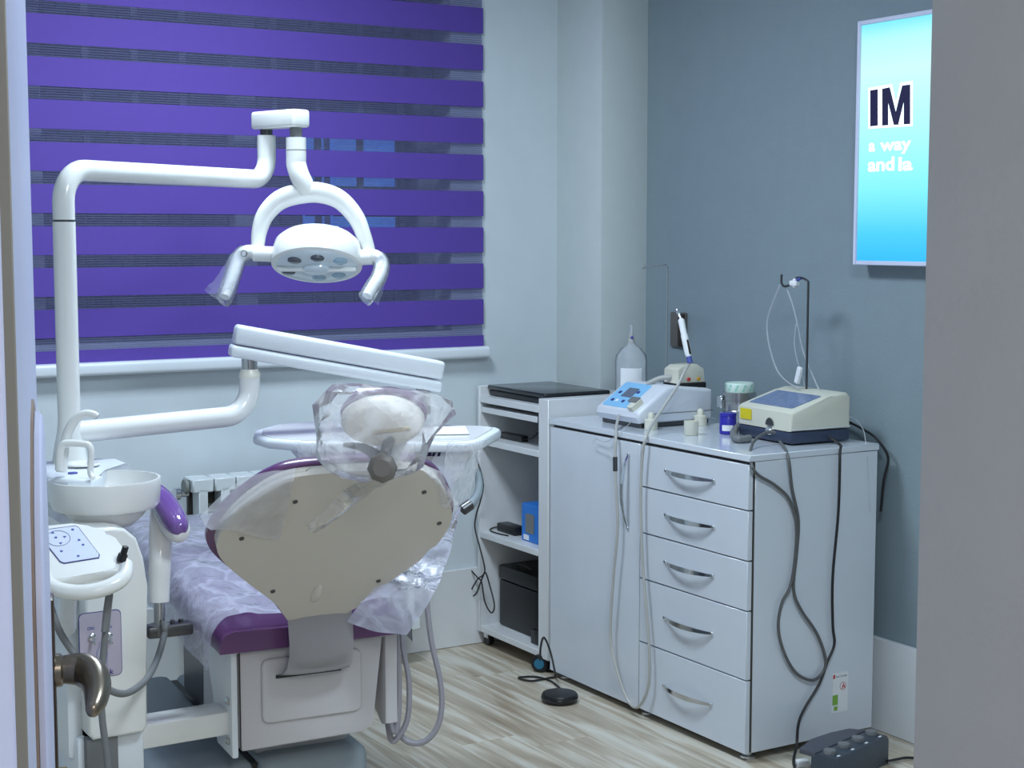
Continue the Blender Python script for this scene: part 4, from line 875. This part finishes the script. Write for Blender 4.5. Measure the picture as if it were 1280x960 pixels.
tl_ = Matrix.Rotation(math.radians(2), 4, 'X')
obj('tray', prism(ol_, -.014, .012, TM @ T(0, 0, tz) @ tl_, r=.010, seg=3), 'unit_cool', ia)
il = [(x*.93, y*.90) for x, y in ol_]
obj('tray_mat', prism(il, .012, .0145, TM @ T(0, 0, tz) @ tl_, r=.001, seg=1), 'unit_white', ia)
obj('tray_paper', rb(.15, .24, -.10, .02, .016, .020, .002, 1, M=TM @ T(0, 0, tz) @ tl_ @ Matrix.Rotation(.1, 4, 'Z')), 'paper', ia)
BF = Matrix(((1, 0, 0, 0), (0, 0, 1, 0), (0, 1, 0, 0), (0, 0, 0, 1)))
obj('control_box', prism([(-.215, .955), (.27, .955), (.235, .90), (.19, .82), (-.11, .82), (-.17, .90)], -.125, .10, TM @ BF, r=.01, seg=2), 'unit_cool', ia)
fp = obj('front_panel', prism([(-.16, .948), (.165, .948), (.14, .895), (-.12, .895)], -.1275, -.125, TM @ BF), 'shell_grey', ia)
rt_ = (math.cos(YAW), -math.sin(YAW), 0)
pt_ = onplane(521, 570, TM @ Vector((0, -.128, .92)), Vector((math.sin(YAW), math.cos(YAW), 0)))
ptext('san', pt_, rt_, (0, 0, 1), .020, 'sign_navy', 'lettering', fp, .03, shear=.2, width=.062)
q_ = lambda x, y, o=.126: onplane(x, y, TM @ Vector((0, -o, .92)), Vector((math.sin(YAW), math.cos(YAW), 0)))
p1, p2 = TM.inverted() @ q_(549, 587), TM.inverted() @ q_(568, 612)
obj('key_pad', prism(roundrect(p1.x, p2.x, p2.z, p1.z, .006), -.1285, -.125, TM @ BF, r=.001, seg=1), 'keypad', ia)
hb_ = [dep(597, 590, 4.0), dep(599, 603, 3.99), dep(597, 618, 3.97), dep(589, 630, 3.96), dep(579, 637, 3.95)]
obj('tray_handle', tube(hb_, lambda t: .008+.006*t, 12), 'base_bluegrey', ia); obj('handle_end', cyl(hb_[-2], hb_[-1]+(hb_[-1]-hb_[-2])*.15, .0145, 12), 'dark_steel', ia)
tcv = thing('tray_film', 'clear plastic film on the tray front, milky where highlights streak it', 'plastic film', TM @ Vector((0, -.15, .9)))
for (x0_, x1_, xb0, xb1, yb) in ((368, 406, 384, 402, 602), (560, 606, 545, 582, 640)):
    c = [[dep(x0_, 551, 3.97), dep((x0_+x1_)/2, 554, 3.965), dep(x1_, 549, 3.97)], [dep((x0_+xb0)/2, (551+yb)/2, 3.965), dep((x0_+x1_+xb0+xb1)/4, (552+yb)/2, 3.96), dep((x1_+xb1)/2, (551+yb)/2, 3.965)], [dep(xb0, yb-5, 3.97), dep((xb0+xb1)/2, yb, 3.965), dep(xb1, yb, 3.97)]]
    b = sheet(c, 40, 10, .0, 1, 3)
    for v in b.verts:
        s = v.co.dot(RT); v.co += FW*(.0015*math.sin(s*900)+.001*math.sin(s*430))
    obj('film_streak', b, 'film_bag', tcv)  # milky film only at the bright streaks; their highlight is put into colour
# hoses hanging under the tray
hz = [[(531, 690), (533, 745), (539, 800), (550, 850), (552, 885), (545, 912), (528, 928), (508, 926), (495, 908), (487, 880), (484, 840), (489, 800), (500, 740)],
      [(500, 700), (503, 800), (511, 850), (510, 895), (500, 918), (490, 926), (485, 905), (482, 870), (482, 820), (488, 760)],
      [(492, 720), (496, 800), (499, 850), (498, 895), (494, 915), (488, 900), (486, 850), (492, 790)]]
for i, h in enumerate(hz):
    lbl = ['widest grey handpiece hose looping low under the tray', 'grey handpiece hose in a middle loop beside the chair base', 'grey handpiece hose in the narrow inner loop by the chair base'][i]
    tag(obj('handpiece_hose', tube([dep(x, y, 3.93-.02*i) for x, y in h], .0075, 8), 'hose_grey'), lbl, 'hose', 'handpiece hoses under the tray')
# ================================================================== ASSISTANT CONSOLE
ac = thing('assistant_console', 'white assistant keypad console with handle in front of the spittoon', 'control panel', dep(105, 720, 3.15))
cp = dep(105, 695, 3.14); fh = Vector((FW.x, FW.y, 0)).normalized(); cnrm = (Vector((0, 0, 1))*math.cos(math.radians(26))-fh*math.sin(math.radians(26))).normalized()
cx_ = (RT*1.0).normalized(); cy_ = cnrm.cross(cx_); KM = Matrix(((cx_.x, cy_.x, cnrm.x, cp.x), (cx_.y, cy_.y, cnrm.y, cp.y), (cx_.z, cy_.z, cnrm.z, cp.z), (0, 0, 0, 1)))
def kuv(x, y): p = onplane(x, y, cp, cnrm)-cp; return (p.dot(cx_), p.dot(cy_))
co_ = [(30, 700), (34, 662), (60, 655), (90, 652), (112, 655), (121, 661), (127, 666), (136, 665), (144, 672), (153, 684), (158, 695), (157, 708), (148, 712), (130, 714), (105, 718), (85, 722), (66, 727), (48, 727)]
obj('console_body', prism([kuv(*q) for q in co_], -.022, 0, KM, r=.008, seg=3), 'unit_white', ac)
obj('grab_handle', tube([KM @ Vector((*kuv(x, y), -.012)) for x, y in ((56, 714), (60, 724), (72, 731), (95, 734.5), (120, 732), (142, 724), (154, 714), (156, 700))], .0155, 12), 'unit_white', ac)
kq = [(44, 664), (94, 657.5), (98, 659), (125, 694), (124, 698), (80, 705), (75, 703)]
kb = obj('keypad', prism([kuv(*q) for q in kq], 0, .0015, KM), 'navy', ac)
cxk = sum(q[0] for q in kq)/7; cyk = sum(q[1] for q in kq)/7
obj('keypad_face', prism([kuv(cxk+(x-cxk)*.965, cyk+(y-cyk)*.96) for x, y in kq], .0016, .002, KM), 'keypad', kb)
def tri(x, y, a, s=2.6):
    return prism([kuv(x+s*math.cos(a+t), y+.62*s*math.sin(a+t)) for t in (0, 2.1, 4.2)], .002, .0026, KM)
for x, y, a in ((66, 667, .3), (81, 672, -.5), (60, 675, 3.4), (76, 680, 1.5)): obj('arrow_key', tri(x, y, a), 'icon_blue', kb)
ring = [(73+15*math.cos(t), 674+9.5*math.sin(t)+.2*15*math.cos(t)*-.0) for t in [2*math.pi*k/28 for k in range(28)]]
obj('key_ring', tube([KM @ Vector((*kuv(*q), .0024)) for q in ring+[ring[0]]], .0005, 4, n=0), 'icon_blue', kb)
for x, y in ((91, 663), (99, 676), (104, 682), (77, 690), (98, 696), (70, 673)): obj('key_dot', prism([kuv(x+1.9*math.cos(t), y+1.2*math.sin(t)) for t in [k*math.pi/4 for k in range(8)]], .002, .0026, KM), 'icon_blue', kb)
kn = KM @ Vector((*kuv(151, 702), 0)); 
b = lathe([(.009, 0), (.010, .004), (.0095, .016), (.0065, .017), (.0065, .032), (.004, .033)], 14, frame(kn, (Vector((0, 0, 1))+RT*.35))); obj('knob', b, 'black', ac)
obj('bracket', tube([KM @ Vector((-.02, .0, -.018)), dep(85, 745, 3.2), dep(84, 770, 3.28), dep(85, 785, 3.36)], .018, 10), 'unit_cool', ac)
h1 = [dep(128, 730, 3.13), dep(127, 760, 3.12), dep(125, 800, 3.1), dep(124, 850, 3.1), dep(126, 900, 3.1), dep(132, 950, 3.1), dep(134, 975, 3.1)]
obj('hose_grip', tube([dep(137, 735, 3.135), dep(133, 760, 3.135), dep(130, 790, 3.13)], .006, 10), 'rubber_grey', ac)
tag(obj('suction_hose', tube([dep(138, 735, 3.14), dep(133, 780, 3.14), dep(129, 820, 3.14), dep(126, 860, 3.14), dep(128, 900, 3.14), dep(133, 940, 3.14), dep(136, 975, 3.14)], .0072, 10), 'rubber_grey'), 'dark grey suction hose hanging down from the keypad console', 'hose')
tag(obj('saliva_hose', tube([dep(62, 755, 3.14), dep(75, 790, 3.13), dep(95, 820, 3.13), dep(118, 848, 3.14), dep(140, 864, 3.16), dep(160, 866, 3.22), dep(182, 850, 3.35), dep(196, 825, 3.48), dep(205, 795, 3.555), dep(206, 784, 3.56), dep(204, 780, 3.58)], .0075, 10), 'rubber_grey'), 'grey hose sagging from the console across to the armrest clamp', 'hose')
# ================================================================== PLASTIC COVERS
bag = thing('headrest_bag', 'crumpled clear plastic bag covering the headrest', 'plastic bag', dep(460, 595, 3.06))
b = bmesh.new(); bmesh.ops.create_icosphere(b, subdivisions=3, radius=1)
Bc = dep(464, 542, 3.06); rg = random.Random(11)
for v in b.verts:
    n = v.co.copy(); n += Vector((rg.uniform(-1, 1), rg.uniform(-1, 1), rg.uniform(-1, 1)))*.05; n.normalize()
    u, w_, d_ = n.x, n.y, n.z     # u right, w up, d toward camera
    fold = (1-2*abs(noise.noise(n*1.5+Vector((3, 1, 7)))))*.10+rg.uniform(-.055, .055)
    sq = (abs(u)**3+abs(w_)**3+abs(d_)**3)**(-1/3)*.92
    p = Vector((u*.114, w_*.094, d_*.08))*(.97+fold)*sq
    ear = max(0, (u*.83+w_*.55)-.72)/.28; p += Vector((.060, .004, -.02))*ear**1.3
    ear2 = max(0, (-u*.6+w_*.75)-.75)/.25; p += Vector((-.006, .018, 0))*ear2
    v.co = Bc+RT*p.x+UP*p.y-FW*p.z
bmesh.ops.subdivide_edges(b, edges=b.edges[:], cuts=1, use_grid_fill=True, smooth=.35)
obj('film', b, 'film_bag', bag, smooth=16)
c = [[dep(462, 596, 3.0), dep(478, 604, 2.99), dep(500, 596, 3.0)], [bk(432, 612, .012), bk(445, 622, .022), bk(462, 618, .012)], [bk(405, 640, .008), bk(415, 648, .014), bk(425, 646, .008)], [bk(381, 660, .006), bk(387, 665, .009), bk(395, 667, .006)]]
obj('film_tail', sheet(c, 12, 24, .0025, 30, 5), 'film_bag', bag)
cov = thing('backrest_cover', 'loose clear plastic cover draped over the chair backrest', 'plastic film', bk(300, 650))
c = [[bk(250, 646, .0), bk(288, 610, .01), bk(328, 592, .012), bk(370, 586, .006)], [bk(256, 657, .008), bk(295, 640, .016), bk(332, 628, .016), bk(364, 622, .008)], [bk(264, 664, .008), bk(291, 664, .01), bk(322, 672, .01), bk(350, 677, .006)]]
obj('film_fold', sheet(c, 30, 30, .002, 22, 1), 'film', cov)
c = [[bk(503, 577, .0), bk(530, 582, .008), bk(552, 590, .004)], [bk(540, 600, .006), bk(552, 606, .012), bk(562, 612, .004)], [bk(552, 634, .004), bk(562, 637, .008), bk(574, 630, .0)]]
obj('film_corner', sheet(c, 16, 16, .003, 30, 3), 'film_bag', cov)
c = [[bk(560, 650, -.06), bk(568, 640, -.04), bk(576, 630, -.02)], [bk(520, 695, -.07), bk(550, 690, -.06), bk(562, 690, -.05)], [dep(468, 735, 3.56), dep(508, 740, 3.54), dep(540, 745, 3.52)], [dep(432, 778, 3.60), dep(468, 790, 3.57), dep(508, 794, 3.54)]]
obj('film_side', sheet(c, 28, 36, .005, 16, 4), 'film_seat', cov)
sc2 = thing('seat_cover', 'crumpled clear plastic sheet over the purple chair seat', 'plastic film', cw(0, .5, .66))
rows = []
for y, z, hw in ((-.012, .626, .235), (.12, .652, .25), (.25, .672, .255), (.45, .69, .26), (.7, .70, .26), (.95, .70, .25)):
    rows.append([cw(-hw-.012, y, z-.11-.02*y), cw(-hw, y, z-.02), cw(-hw*.8, y, z+.012), cw(-hw*.3, y, z), cw(hw*.3, y, z), cw(hw*.8, y, z+.012), cw(hw, y, z-.02), cw(hw+.012, y, z-.11)])
obj('film', sheet(rows, 56, 60, .005, 12, 6), 'film_seat', sc2)
